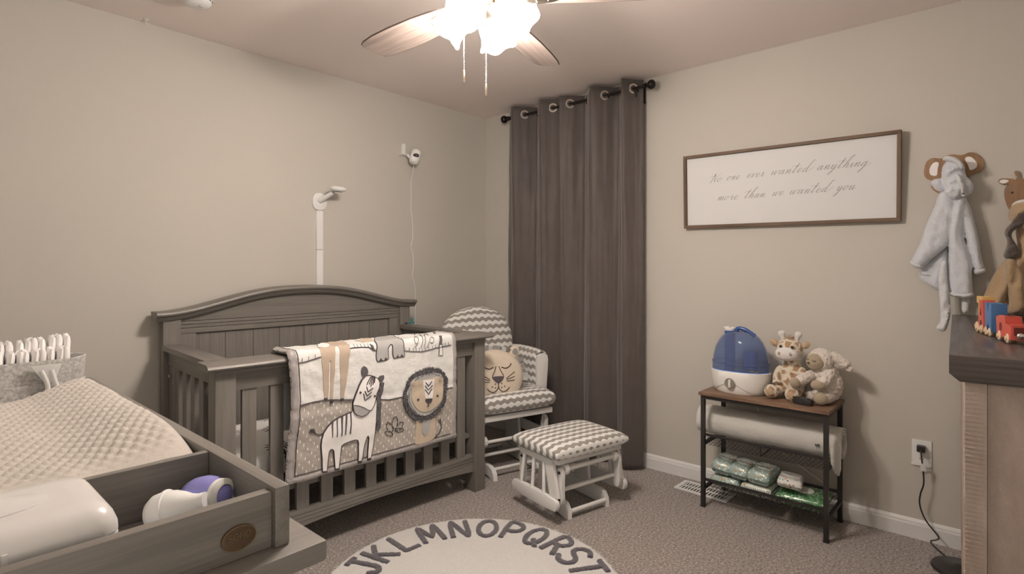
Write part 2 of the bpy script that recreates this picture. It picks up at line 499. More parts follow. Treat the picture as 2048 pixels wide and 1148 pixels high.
# front
for u0 in (0, W - .076): cp('front_post', u0, u0 + .076, .714, .79, 0, .8545, 'z', .004)
mb = MB()
prof = [(.690, .883), (.80, .883), (.814, .880), (.823, .873), (.826, .866), (.822, .859), (.812, .855), (.690, .855)]
for i, (u, q) in enumerate(((-.037, 0), (W + .037, 0))): pass
mb.prism(prof, lambda a, b, d: Vector((d, -a, b)), -.037, W + .037, 0)
obj('front_rail_cap', mb, M['crib_x'], crib)
cp('front_rail', .0765, W - .0765, .738, .772, .765, .8545, 'x')
cp('front_rail_moulding', .0, W, .772, .797, .838, .8545, 'x', .004)
for k in range(11): cp('slat', .108 + .1125 * k, .164 + .1125 * k, .745, .765, .20, .7645, 'z', .002)
ap = [(.0765, .207), (W - .0765, .207)] + [(W - .0765 - (W - .153) * i / 24, .112 + .034 * math.sin(PI * i / 24)) for i in range(25)]
obj('front_apron', MB().prism(ap, lambda a, b, d: Vector((a, -d, b)), .742, .766), M['crib_x'], crib)
def ap_low(u): return .112 + .034 * math.sin(PI * (u - .0765) / (W - .153))
zs = [(.188, .2065), (.1715, .1865), (.155, .170)]
for z0, z1 in zs: cp('apron_strip', .0765, W - .0765, .7665, .774, z0, z1, 'x', .001)
us = [.0765 + (W - .153) * i / 24 for i in range(25)]
obj('apron_face', MB().prism([(.0765, .1535), (W - .0765, .1535)] + [(u, ap_low(u)) for u in reversed(us)], lambda a, b, d: Vector((a, -d, b)), .7665, .774), M['crib_x'], crib)

# mattress in a printed sheet
t = NT('sheet_print'); v = t.coord('Object'); base_c = seen(204, 190, 177)
vo = t.new('ShaderNodeTexVoronoi', feature='F1'); t.link(t.coord('Object', (5.2, 5.2, 5.2)), vo.inputs['Vector']); vo.inputs['Scale'].default_value = 1.0
dd = t.new('ShaderNodeVectorMath', operation='SUBTRACT'); t.link(t.coord('Object', (5.2, 5.2, 5.2)), dd.inputs[0]); t.link(vo.outputs['Position'], dd.inputs[1])
sx = t.new('ShaderNodeSeparateXYZ'); t.link(dd.outputs[0], sx.inputs[0])
ang = t.math('ARCTAN2', sx.outputs[1], sx.outputs[0])
petal = t.math('ABSOLUTE', t.math('SINE', t.math('MULTIPLY', ang, 7.0)))
ink = t.math('MULTIPLY', t.math('GREATER_THAN', t.math('MULTIPLY', petal, 0.36), vo.outputs['Distance']), t.math('GREATER_THAN', petal, 0.55))
ink = t.math('MULTIPLY', ink, t.math('GREATER_THAN', t.noise(v, 45.0), 0.42))
t.base(t.mix(ink, base_c, seen(40, 35, 34))); t.set(Roughness=0.9); t.bump(t.noise(v, 25.0), 0.25, 0.004)
mb = MB(); cushion(mb, lambda a, b: (a * .62, b * .298), .14, 20, .05, edge=.22)
mt = obj('crib_mattress', mb, t.m, None, 60); mt.location = (CRIB[0][0] + .705 + .0, CRIB[0][1] - .43, .40); mt.rotation_euler = (0, 0, CRIB[1])
tag(mt, 'crib mattress in a white sheet printed with black leaves', 'mattress')
cp('mattress_board', .0775, W - .0775, .0625, .742, .295, .318, 'x')

# ------------------------------------------------------------------ quilt over the front rail
Q = {
'GIR':[(0.449,1.021),(0.404,0.906),(0.405,0.859),(0.41,0.804),(0.414,0.743),(0.418,0.692),(0.435,0.689),(0.439,0.74),(0.439,0.8),(0.439,0.849),(0.446,0.848),(0.447,0.799),(0.446,0.739),(0.444,0.683),(0.457,0.681),(0.46,0.737),(0.465,0.797),(0.466,0.858),(0.472,0.895),(0.481,0.909),(0.491,0.909),(0.492,0.888),(0.488,0.855),(0.491,0.793),(0.494,0.731),(0.495,0.679),(0.51,0.676),(0.515,0.713),(0.523,0.752),(0.529,0.801),(0.534,0.85),(0.544,0.898),(0.572,0.977),(0.587,1.037),(0.523,1.044)],
'GSPOT':[(0.466,0.931),(0.454,0.912),(0.442,0.907),(0.428,0.907),(0.416,0.911),(0.412,0.926),(0.429,0.969),(0.452,1.008),(0.475,1.032),(0.49,1.034),(0.494,1.013),(0.485,0.975)],
'GH0':[(0.415,0.69),(0.432,0.689),(0.429,0.678),(0.417,0.68)],
'GH1':[(0.444,0.674),(0.458,0.672),(0.457,0.66),(0.444,0.661)],
'GH2':[(0.495,0.674),(0.51,0.672),(0.508,0.662),(0.496,0.663)],
'L1a':[(0.302,0.858),(0.317,0.857),(0.347,0.86),(0.378,0.865),(0.402,0.871)],
'L1b':[(0.541,0.889),(0.567,0.89),(0.602,0.889),(0.637,0.886),(0.66,0.871),(0.674,0.869)],
'L1c':[(0.835,0.85),(0.882,0.842),(0.933,0.836),(0.976,0.839),(1.02,0.845),(1.065,0.847),(1.12,0.85)],
'L2a':[(0.309,0.676),(0.347,0.68),(0.378,0.682),(0.414,0.683),(0.448,0.677),(0.508,0.667),(0.556,0.659)],
'L2b':[(0.699,0.637),(0.742,0.629),(0.785,0.629),(0.825,0.629)],
'L2c':[(1.083,0.626),(1.129,0.628)],
'ELE':[(0.753,1.027),(0.799,1.056),(0.847,1.068),(0.864,1.03),(0.83,0.93),(0.831,0.901),(0.827,0.865),(0.833,0.824),(0.801,0.823),(0.772,0.821),(0.768,0.828),(0.764,0.845),(0.764,0.868),(0.764,0.884),(0.753,0.887),(0.738,0.872),(0.738,0.851),(0.742,0.824),(0.723,0.818),(0.682,0.816),(0.676,0.826),(0.674,0.845),(0.676,0.865),(0.68,0.885),(0.681,0.91)],
'EN0':[(0.687,0.818),(0.697,0.831),(0.706,0.819)],
'EN1':[(0.715,0.819),(0.724,0.832),(0.733,0.821)],
'EN2':[(0.783,0.822),(0.792,0.836),(0.799,0.823)],
'EN3':[(0.807,0.824),(0.815,0.837),(0.823,0.824)],
'LEAF':[(0.625,0.992),(0.709,1.05),(0.735,1.023),(0.699,0.951),(0.643,0.938)],
'TRK':[(0.647,0.899),(0.66,0.89),(0.665,0.873),(0.674,0.869),(0.65,0.882)],
'PST':[(1.053,0.902),(1.068,0.9),(1.058,0.859),(1.041,0.859)],
'PST2':[(1.129,1.062),(1.148,1.066),(1.097,0.981),(1.083,0.975)],
'PSTW':[(1.042,0.859),(1.059,0.859),(1.065,0.802),(1.042,0.804)],
'ZEB':[(0.55,0.606),(0.516,0.601),(0.485,0.593),(0.456,0.581),(0.433,0.562),(0.417,0.539),(0.409,0.513),(0.407,0.49),(0.41,0.453),(0.415,0.403),(0.418,0.369),(0.439,0.365),(0.442,0.405),(0.444,0.445),(0.449,0.457),(0.459,0.458),(0.467,0.45),(0.471,0.426),(0.474,0.395),(0.477,0.365),(0.495,0.363),(0.5,0.406),(0.503,0.449),(0.505,0.462),(0.516,0.468),(0.543,0.473),(0.571,0.475),(0.583,0.47),(0.587,0.455),(0.588,0.417),(0.59,0.37),(0.609,0.367),(0.613,0.404),(0.62,0.447),(0.628,0.475),(0.633,0.481),(0.638,0.469),(0.638,0.437),(0.637,0.405),(0.638,0.371),(0.657,0.37),(0.662,0.399),(0.668,0.437),(0.671,0.478),(0.675,0.542),(0.677,0.59),(0.673,0.652),(0.641,0.645),(0.595,0.614)],
'ZH0':[(0.416,0.37),(0.44,0.367),(0.439,0.358),(0.417,0.363)],
'ZH1':[(0.474,0.367),(0.497,0.365),(0.495,0.356),(0.475,0.358)],
'ZH2':[(0.59,0.369),(0.609,0.367),(0.607,0.358),(0.589,0.359)],
'ZH3':[(0.637,0.37),(0.657,0.37),(0.654,0.36),(0.636,0.36)],
'ZS0':[(0.451,0.579),(0.459,0.58),(0.458,0.51),(0.455,0.511)],
'ZS1':[(0.474,0.588),(0.479,0.588),(0.48,0.508),(0.476,0.509)],
'ZS2':[(0.495,0.594),(0.504,0.595),(0.503,0.508),(0.498,0.508)],
'ZS3':[(0.517,0.6),(0.526,0.601),(0.522,0.508),(0.516,0.51)],
'ZS4':[(0.539,0.604),(0.545,0.604),(0.548,0.551),(0.546,0.508),(0.539,0.509),(0.543,0.552)],
'ZT':[(0.415,0.537),(0.401,0.533),(0.388,0.539),(0.379,0.547)],
'ZT0':[(0.379,0.547),(0.352,0.557)],
'ZT1':[(0.379,0.547),(0.354,0.565)],
'ZT2':[(0.379,0.547),(0.36,0.568)],
'ZT3':[(0.379,0.547),(0.369,0.569)],
'ZHEAD':[(0.64,0.759),(0.66,0.751),(0.678,0.739),(0.688,0.721),(0.686,0.696),(0.674,0.671),(0.671,0.646),(0.663,0.621),(0.649,0.598),(0.64,0.597),(0.62,0.582),(0.599,0.577),(0.574,0.587),(0.558,0.603),(0.553,0.631),(0.554,0.647),(0.561,0.671),(0.57,0.695),(0.581,0.718),(0.598,0.744),(0.618,0.759)],
'ZMUZ':[(0.553,0.636),(0.577,0.631),(0.605,0.617),(0.627,0.602),(0.64,0.597),(0.62,0.582),(0.599,0.577),(0.574,0.587),(0.558,0.603),(0.553,0.63)],
'ZEAR':[(0.631,0.776),(0.628,0.764),(0.622,0.756),(0.613,0.754),(0.604,0.758),(0.597,0.768),(0.595,0.781),(0.597,0.793),(0.604,0.801),(0.612,0.804),(0.621,0.799),(0.628,0.789)],
'ZEAR2':[(0.68,0.737),(0.693,0.749),(0.712,0.749),(0.715,0.736),(0.704,0.721),(0.689,0.72)],
'ZMANE':[(0.689,0.717),(0.71,0.713),(0.708,0.678),(0.699,0.647),(0.697,0.598),(0.699,0.615),(0.699,0.504),(0.687,0.49),(0.676,0.502),(0.674,0.587),(0.676,0.651),(0.674,0.667),(0.682,0.695)],
'ZF0':[(0.643,0.755),(0.618,0.719)],
'ZF1':[(0.649,0.754),(0.632,0.719)],
'ZF2':[(0.654,0.752),(0.638,0.708)],
'ZF3':[(0.659,0.75),(0.65,0.715)],
'ZF4':[(0.663,0.747),(0.658,0.722)],
'ZF5':[(0.617,0.711),(0.623,0.687),(0.649,0.7)],
'ZF6':[(0.608,0.693),(0.619,0.669),(0.642,0.683)],
'ZF7':[(0.601,0.683),(0.611,0.648),(0.642,0.665)],
'ZE':[(0.586,0.689),(0.663,0.66)],
'LM':[(1.002,0.743),(1.046,0.73),(1.078,0.702),(1.094,0.667),(1.087,0.632),(1.074,0.616),(1.083,0.597),(1.081,0.598),(1.074,0.549),(1.042,0.515),(1.002,0.491),(0.95,0.483),(0.899,0.5),(0.866,0.531),(0.841,0.566),(0.825,0.61),(0.821,0.619),(0.827,0.642),(0.839,0.674),(0.849,0.703),(0.882,0.729),(0.924,0.741),(0.963,0.746)],
'LR':[(0.916,0.718),(1.002,0.723),(1.055,0.709),(1.069,0.671),(1.065,0.603),(1.051,0.553),(1.002,0.516),(0.958,0.508),(0.907,0.523),(0.874,0.557),(0.849,0.599),(0.843,0.64),(0.841,0.64),(0.857,0.681),(0.874,0.706)],
'LF':[(0.87,0.7),(0.891,0.694),(0.933,0.694),(1.002,0.695),(1.033,0.701),(1.058,0.687),(1.069,0.657),(1.058,0.622),(1.06,0.593),(1.046,0.565),(1.011,0.539),(0.967,0.529),(0.924,0.537),(0.891,0.567),(0.87,0.605),(0.866,0.619),(0.87,0.652),(0.866,0.677)],
'LS':[(0.933,0.694),(1.004,0.689),(0.993,0.594),(0.95,0.601)],
'LC0':[(0.948,0.682),(0.967,0.66),(0.984,0.682)],
'LC1':[(0.945,0.666),(0.967,0.64),(0.991,0.66)],
'LC2':[(0.945,0.647),(0.967,0.621),(0.991,0.644)],
'LC3':[(0.969,0.572),(0.971,0.561),(0.96,0.559)],
'LN':[(0.949,0.596),(0.992,0.593),(0.987,0.576),(0.973,0.571),(0.963,0.574),(0.952,0.585)],
'LE':[(0.906,0.602),(1.024,0.602),(0.876,0.685),(1.042,0.684)],
'LB':[(0.907,0.495),(1.026,0.486),(1.029,0.386),(1.002,0.371),(0.958,0.37),(0.916,0.373),(0.903,0.382),(0.905,0.441)],
'LBG':[(0.939,0.489),(0.995,0.485),(0.991,0.437),(0.978,0.411),(0.96,0.408),(0.945,0.429)],
'LT':[(1.026,0.383),(1.053,0.398),(1.067,0.421),(1.067,0.442),(1.06,0.458),(1.062,0.474)],
'LT2':[(1.06,0.454),(1.049,0.462),(1.052,0.471)],
'PET0':[(0.798,0.507),(0.797,0.494),(0.793,0.484),(0.787,0.479),(0.78,0.48),(0.774,0.488),(0.77,0.499),(0.768,0.513),(0.77,0.526),(0.774,0.536),(0.78,0.54),(0.787,0.539),(0.793,0.532),(0.797,0.521)],
'PET1':[(0.767,0.497),(0.772,0.486),(0.773,0.477),(0.771,0.471),(0.765,0.469),(0.757,0.473),(0.748,0.48),(0.741,0.491),(0.736,0.502),(0.735,0.511),(0.738,0.517),(0.743,0.519),(0.751,0.515),(0.76,0.508)],
'PET2':[(0.823,0.476),(0.814,0.469),(0.805,0.466),(0.797,0.466),(0.791,0.47),(0.79,0.477),(0.793,0.486),(0.799,0.495),(0.808,0.502),(0.817,0.506),(0.826,0.505),(0.831,0.501),(0.832,0.494),(0.829,0.485)],
'PET3':[(0.748,0.454),(0.74,0.46),(0.733,0.466),(0.731,0.471),(0.732,0.475),(0.738,0.477),(0.746,0.475),(0.756,0.472),(0.765,0.466),(0.771,0.46),(0.774,0.455),(0.772,0.451),(0.767,0.449),(0.758,0.45)],
'PET4':[(0.81,0.458),(0.8,0.46),(0.791,0.464),(0.786,0.468),(0.785,0.472),(0.789,0.476),(0.797,0.477),(0.808,0.477),(0.818,0.475),(0.827,0.472),(0.833,0.467),(0.833,0.463),(0.829,0.459),(0.821,0.458)],
'CU0':[(0.891,0.859),(0.911,0.883),(0.921,0.899),(0.918,0.912),(0.904,0.909),(0.894,0.895),(0.895,0.88),(0.906,0.877)],
'CU1':[(0.924,0.855),(0.936,0.877),(0.949,0.91),(1.008,1.008)],
'CU2':[(0.945,0.853),(0.955,0.889),(0.989,0.943),(1.058,1.021)],
'CU3':[(0.965,0.851),(0.975,0.874),(0.989,0.892),(1.003,0.901),(1.014,0.894),(1.009,0.879),(0.996,0.871),(0.988,0.877)],
'CU4':[(0.975,1.042),(1.002,1.056),(0.975,0.999)],
'CU5':[(1.052,1.006),(1.041,0.974),(1.003,0.929)]}

VF, ZC = .842, .873
def sheet(u, w, off=0.0):
    """the hanging quilt: w is height on the front face, then on over the rail and down inside"""
    bumpy = .005 * noise.noise(Vector((u * 9, w * 9, 0))) + .0034 * noise.noise(Vector((u * 26, w * 22, 3)))
    tuck = .0035 * math.exp(-((w - .648) / .014) ** 2)
    o = off + bumpy - tuck
    low = -max(0.0, (.62 - w)) * .08
    if w <= ZC: v, z, nv, nz = VF + low, w, 1, 0
    elif w <= ZC + .047:
        a = (w - ZC) / .047 * PI / 2; v = VF - .03 + .03 * math.cos(a); z = ZC + .03 * math.sin(a); nv, nz = math.cos(a), math.sin(a)
    elif w <= ZC + .157: v = VF - .03 - (w - ZC - .047); z = .90; nv, nz = 0, 1
    elif w <= ZC + .204:
        a = (w - ZC - .157) / .047 * PI / 2; v = VF - .14 - .03 * math.sin(a); z = ZC + .03 * math.cos(a); nv, nz = -math.sin(a), math.cos(a)
    else: v, z, nv, nz = VF - .17 , ZC - (w - ZC - .204), -1, 0
    return Vector((u, -(v + nv * o), z + nz * o))
U0, U1, W0, W1 = .262, 1.160, .352, 1.42
def shift(u, w):                       # the sides of the quilt are not quite straight
    k = (u - U0) / (U1 - U0)
    s = .016 * math.exp(-((w - .70) / .16) ** 2) * (1 - k) + .016 * max(0, (.65 - w) / .3) * k
    return u + s
def edge_w(u): return .008 * noise.noise(Vector((u * 7, 0, 9)))
quilt = thing('baby_quilt', 'safari baby quilt with zebra and lion draped over the front rail of the crib', 'blanket', *CRIB)
t = NT('quilt_print'); uv = t.new('ShaderNodeUVMap'); sx = t.new('ShaderNodeSeparateXYZ'); t.link(uv.outputs[0], sx.inputs[0]); uu_, ww_ = sx.outputs[0], sx.outputs[1]
mr = t.new('ShaderNodeMapRange', interpolation_type='SMOOTHSTEP'); t.link(uu_, mr.inputs[0])
for i_, v_ in ((1, .40), (2, .77), (3, .683), (4, .628)): mr.inputs[i_].default_value = v_
line = mr.outputs[0]
upper = t.math('GREATER_THAN', ww_, line)
rowi = t.math('FLOOR', t.math('DIVIDE', ww_, .019))
ux = t.math('FRACT', t.math('ADD', t.math('DIVIDE', uu_, .044), t.math('MULTIPLY', rowi, .382)))
wy = t.math('FRACT', t.math('DIVIDE', ww_, .019))
dash = t.math('MULTIPLY', t.math('LESS_THAN', t.math('ABSOLUTE', t.math('SUBTRACT', ux, .5)), .05), t.math('LESS_THAN', t.math('ABSOLUTE', t.math('SUBTRACT', wy, .5)), .32))
v = t.coord('Object'); nz_ = t.noise(v, 130.0, 3.0)
tau = t.mix(nz_, seen(150, 133, 119), seen(168, 150, 135)); lowc = t.mix(dash, tau, seen(212, 200, 184))
t.base(t.mix(upper, lowc, seen(206, 192, 179))); t.set(Roughness=.85, Sheen_Weight=.2)
t.bump(t.math('ADD', t.math('MULTIPLY', t.noise(v, 24.0, 3.0), 1.3), t.math('MULTIPLY', t.noise(v, 500.0), .12)), .6, .010)
mb = MB(); nu, nw = 84, 110
fu = lambda a: U0 + .03 + (U1 - U0 - .055) * a
fw = lambda b: W0 + .022 + (W1 - W0 - .03) * b
mb.grid(nu, nw, lambda a, b: sheet(shift(fu(a), fw(b)), fw(b) + (edge_w(fu(a)) * max(0, 1 - b * 5)), .004), lambda a, b: (shift(fu(a), fw(b)), fw(b)))
mb.grid(nu, nw, lambda a, b: sheet(shift(fu(a), fw(b)), fw(b), -.011), lambda a, b: (0, 2))
obj('quilt_face', mb, t.m, quilt, 60)
t = NT('quilt_binding'); v = t.coord('Object'); t.base(seen(148, 133, 124)); t.set(Roughness=.42, Sheen_Weight=.3)
t.bump(t.noise(t.coord('Object', (60, 60, 28)), 1.0, 3.0), .9, .006)
def binding(pts, r):
    m_ = MB(); m_.tube([sheet(shift(a, b), b, -.003) + Vector((0, 0, 0)) for a, b in pts], r, 10); return m_
def flat_binding(a0, a1, vert):
    """a padded band along one edge"""
    m_ = MB()
    def f(a, b):
        if vert: u, w = a0 + (a1 - a0) * b, W0 + (W1 - W0) * a
        else: u, w = U0 + (U1 - U0) * a, a0 + (a1 - a0) * b
        bul = .010 * math.sin(PI * b) ** .6 + .003 * noise.noise(Vector((u * 60 if not vert else u * 20, w * 60 if vert else w * 20, 1)))
        e = edge_w(u) if w < W0 + .04 else 0
        return sheet(shift(u, w), w + e, bul - .002)
    def g(a, b):
        p = f(a, b); 
        if vert: u, w = a0 + (a1 - a0) * b, W0 + (W1 - W0) * a
        else: u, w = U0 + (U1 - U0) * a, a0 + (a1 - a0) * b
        e = edge_w(u) if w < W0 + .04 else 0
        return sheet(shift(u, w), w + e, -.012 * math.sin(PI * b) ** .6 - .002)
    n1 = 130 if vert else 100
    m_.grid(n1, 8, f); m_.grid(n1, 8, g); bmesh.ops.remove_doubles(m_.b, verts=m_.b.verts, dist=.0003); return m_
obj('quilt_binding', flat_binding(U0 - .004, U0 + .034, True), t.m, quilt, 60)
obj('quilt_binding', flat_binding(U1 - .030, U1 + .002, True), t.m, quilt, 60)
obj('quilt_binding', flat_binding(W0 - .004, W0 + .026, False), t.m, quilt, 60)
S4 = lambda a, b, off: sheet(a, b, off + .0035)
mb = MB(); ribbon(mb, [(U0 + .034 + .016 * math.exp(-((w - .7) / .16) ** 2), w) for w in [W0 + .03 + .03 * i for i in range(24)]], .004, S4, .003)
ribbon(mb, [(U0 + .03 + (U1 - U0 - .06) * i / 30, W0 + .028) for i in range(31)], .003, S4, .003)
obj('piping', mb, M['ink'], quilt)
def app(name, key, m, off=.004, res=.016, parent=None, rnd_=0, lab=None):
    p = Q[key] if isinstance(key, str) else key
    o = obj(name, patch(MB(), round_poly(p, rnd_) if rnd_ else p, S4, off, res), m, parent or quilt, 40)
    if lab: o['label'] = lab
    return o
def lines(name, keys, w, m, parent=None, closed=False, off=.005, taper=False):
    mb = MB()
    for k in keys: ribbon(mb, Q[k] if isinstance(k, str) else k, w, S4, off, .008, closed, taper)
    return obj(name, mb, m, parent or quilt, 40)
M['tan'] = cloth('tan_twill', seen(168, 142, 119), bscale=500); M['white_cot'] = cloth('white_cotton', seen(222, 212, 202))
M['grey_cot'] = cloth('grey_knit', seen(158, 147, 137)); M['dark_cot'] = cloth('charcoal_felt', seen(80, 71, 68)); M['tan_light'] = cloth('light_tan_felt', seen(182, 156, 130))
M['fringe'] = fuzzy('dark_fringe', seen(84, 75, 74))
M['thread'] = plain('grey_thread', seen(130, 120, 112), .9)
# seams between the fields with upright tick stitches
lines('seam_stitching', ['L1a', 'L1b', 'L1c'], .0028, M['ink'])
mb = MB()
for key in ('L1a', 'L1b', 'L1c'):
    P = Q[key]
    for a, b in zip(P, P[1:]):
        k = max(1, int(math.hypot(b[0] - a[0], b[1] - a[1]) / .017))
        for j in range(k):
            u, w = a[0] + (b[0] - a[0]) * j / k, a[1] + (b[1] - a[1]) * j / k
            ribbon(mb, [(u, w), (u + .001, w + .017)], .0022, S4, .004)
obj('tick_stitching', mb, M['thread'], quilt)['kind'] = 'stuff'
lines('field_seam', ['L2a', 'L2b', 'L2c'], .003, M['ink'])
g = app('giraffe_applique', 'GIR', M['tan']); app('spot', 'GSPOT', M['white_cot'], .006, parent=g)
for k in range(3): app('hoof', f'GH{k}', M['ink'], .006, parent=g)
g = app('elephant_applique', 'ELE', M['grey_cot']); lines('outline', ['ELE'], .004, M['ink'], g, True)
for k in range(4): app('toenail', f'EN{k}', M['ink'], .006, parent=g)
app('trunk_applique', 'TRK', M['dark_cot'], .005)
app('leaf_applique', 'LEAF', M['tan_light'])
app('post_applique', 'PST', M['dark_cot'], .004); app('post_applique', 'PST2', M['dark_cot'], .004)
o = app('post_base_applique', 'PSTW', M['white_cot']); lines('outline', ['PSTW'], .0025, M['ink'], o, True)
lines('curl_embroidery', [f'CU{k}' for k in range(6)], .002, M['thread'])
z = app('zebra_applique', 'ZEB', M['white_cot'], .006); lines('outline', [Q['ZEB'][:46]], .0045, M['ink'], z, False, .007)
for k in range(4): app('hoof', f'ZH{k}', M['ink'], .008, parent=z)
for k in range(5): app('stripe', f'ZS{k}', M['dark_cot'], .008, parent=z)
lines('tail', ['ZT', 'ZT0', 'ZT1', 'ZT2', 'ZT3'], .004, M['ink'], z)
h = app('zebra_head_applique', 'ZHEAD', M['white_cot'], .009); lines('outline', ['ZHEAD'], .004, M['ink'], h, True, .010)
app('muzzle', 'ZMUZ', M['grey_cot'], .011, parent=h); lines('muzzle_outline', ['ZMUZ'], .003, M['ink'], h, True, .012)
app('ear', 'ZEAR', M['dark_cot'], .006, parent=h); app('ear', 'ZEAR2', M['dark_cot'], .006, parent=h)
lines('face_stripe', [f'ZF{k}' for k in range(8)], .0042, M['ink'], h, False, .012)
for c in Q['ZE']: app('eye', [(c[0] + .0048 * math.cos(a * PI / 5), c[1] + .0055 * math.sin(a * PI / 5)) for a in range(10)], M['ink'], .012, parent=h)
def fringe(name, P, width, n, m, parent, closed=True, h=.012):
    """a fringed strip: many short tufts standing off the cloth along a line"""
    mb = MB(); q = []
    pts = list(P) + ([P[0]] if closed else [])
    tot = sum(math.dist(a, b) for a, b in zip(pts, pts[1:])); step = tot / n; acc = 0
    for a, b in zip(pts, pts[1:]):
        L = math.dist(a, b); dx, dy = (b[0] - a[0]) / L, (b[1] - a[1]) / L
        while acc < L:
            for side in (-1, 0, 1):
                x, y = a[0] + dx * acc - dy * side * width * .33, a[1] + dy * acc + dx * side * width * .33
                l = width * rnd.uniform(.45, .7); an = math.atan2(dx * side, -dy * side) if side else rnd.uniform(0, 6.3)
                an += rnd.uniform(-.7, .7)
                ex, ey = x + l * math.cos(an), y + l * math.sin(an); w = step * .75
                A = [S4(x - dy * 0 - math.sin(an) * w, y + math.cos(an) * w, .002), S4(x + math.sin(an) * w, y - math.cos(an) * w, .002)]
                c = S4(ex, ey, .004); tp = S4((x + ex) / 2, (y + ey) / 2, h * rnd.uniform(.8, 1.2))
                V = [mb.b.verts.new(p) for p in (*A, c, tp)]
                mb.b.faces.new((V[0], V[2], V[3])); mb.b.faces.new((V[2], V[1], V[3])); mb.b.faces.new((V[1], V[0], V[3]))
            acc += step
        acc -= L
    o = obj(name, mb, m, parent, 0); o['kind'] = 'stuff'; return o
mane = Q['ZMANE']; app('zebra_mane', 'ZMANE', M['fringe'], .008)
fringe('mane_fringe', [(.640, .685), (.628, .66), (.615, .60), (.612, .55), (.612, .49), (.612, .45)] if False else [((mane[i][0] + mane[j][0]) / 2, (mane[i][1] + mane[j][1]) / 2) for i, j in ((0, 1), (12, 2), (11, 3), (10, 4), (9, 5), (8, 6))], .016, 60, M['fringe'], quilt, False)
lb = app('lion_body_applique', 'LB', M['tan_light'], .005); app('chest', 'LBG', M['grey_cot'], .007, parent=lb)
lines('tail', ['LT', 'LT2'], .004, M['ink'], lb)
lm = app('lion_mane_applique', 'LM', M['fringe'], .006)
app('mane_ring', 'LR', M['grey_cot'], .009, parent=lm, rnd_=1); app('face', 'LF', M['tan_light'], .012, parent=lm, rnd_=1)
app('muzzle_band', 'LS', M['white_cot'], .014, parent=lm); app('nose', 'LN', M['ink'], .016, parent=lm)
lines('face_stitching', [f'LC{k}' for k in range(4)], .004, M['ink'], lm, False, .017)
for k, c in enumerate(Q['LE']):
    r = .006 if k < 2 else .010
    app('eye' if k < 2 else 'ear', [(c[0] + r * math.cos(a * PI / 5), c[1] + r * math.sin(a * PI / 5)) for a in range(10)], M['ink'] if k < 2 else M['tan'], .015, parent=lm)
cxl = sum(p[0] for p in Q['LM']) / len(Q['LM']); cyl = sum(p[1] for p in Q['LM']) / len(Q['LM'])
fringe('mane_fringe', [(cxl + (a - cxl) * .90, cyl + (b - cyl) * .90) for a, b in Q['LM']], .024, 300, M['fringe'], quilt)
mb = MB()
for k in range(5):
    P = Q[f'PET{k}']
    for i in range(0, 14, 2): ribbon(mb, [P[i], P[i + 1], tuple((P[i + 1][j] + P[(i + 2) % 14][j]) / 2 for j in (0, 1))], .0034, S4, .004)
obj('plant_embroidery', mb, M['ink'], quilt)['kind'] = 'stuff'

# ------------------------------------------------------------------ changing dresser in the near left corner
cd = thing('changing_dresser', 'dark grey wooden dresser with an open changing tray on top, nearest the camera', 'dresser', (-3.05, -1.78, 0))
cw = lambda name, x0, x1, y0, y1, z0, z1, ax, bev=.003, par=None: obj(name, MB().span(x0 + 3.05, x1 + 3.05, y0 + 1.78, y1 + 1.78, z0, z1, bev), M['crib_' + ax], par or cd)
DX0 = -3.40
cw('dresser_body', DX0, -2.80, -2.345, -1.215, .06, .836, 'y')
cw('dresser_plinth', DX0, -2.82, -2.33, -1.23, 0, .0595, 'y')
cw('dresser_top', DX0 - .01, -2.760, -2.393, -1.17, .8365, .866, 'x', .006)
for i in range(3):
    for j in range(2):
        y0, z0 = -2.325 + j * .56, .09 + i * .247
        d = cw('drawer_front', -2.7995, -2.782, y0, y0 + .54, z0, z0 + .232, 'y', .004)
        obj('knob', MB().lathe([(.006, 0), (.006, .012), (.014, .016), (.014, .022), (.0, .026)], 14, T(.268, y0 + .27 + 1.78, z0 + .116) @ Ry(PI / 2)), M['dark_metal'], d)
cw('tray_side', -2.8225, -2.8015, -2.364, -1.205, .8665, .950, 'y', .003)
cw('tray_side', DX0, DX0 + .021, -2.364, -1.205, .8665, .950, 'y', .003)
cw('tray_end', DX0 + .0215, -2.823, -2.355, -2.337, .8665, .944, 'x', .002)
cw('tray_end', DX0 + .0215, -2.823, -1.225, -1.207, .8665, .944, 'x', .002)
cw('tray_divider', DX0 + .0215, -2.823, -2.125, -2.110, .8665, .948, 'x', .002)
# oval bronze badge with the raised lettering SOHO
t = NT('bronze_badge'); v = t.coord('Object'); t.base(t.mix(t.noise(v, 140.0), seen(62, 46, 34), seen(92, 70, 50))); t.set(Roughness=.4, Metallic=.55); M['bronze'] = t.m
M['bronze_hi'] = plain('bronze_rim', seen(112, 86, 58), .35, .6)
bx, bz, by = .1815, .896, -.5755
bd = MB().prism([(.0225 * math.cos(k * PI / 20), .0165 * math.sin(k * PI / 20)) for k in range(40)], lambda a, b, d: Vector((bx + a, by - d, bz + b)), 0, .0028, .0006)
bd = obj('badge', bd, M['bronze'], cd, 30)
obj('badge_rim', MB().tube([(bx + .0218 * math.cos(k * PI / 24), by - .003, bz + .0158 * math.sin(k * PI / 24)) for k in range(48)], .0009, 6, True), M['bronze_hi'], bd)
def strokes(mb, ss, w, fn, off): 
    for s_ in ss: ribbon(mb, s_, w, fn, off, .004)
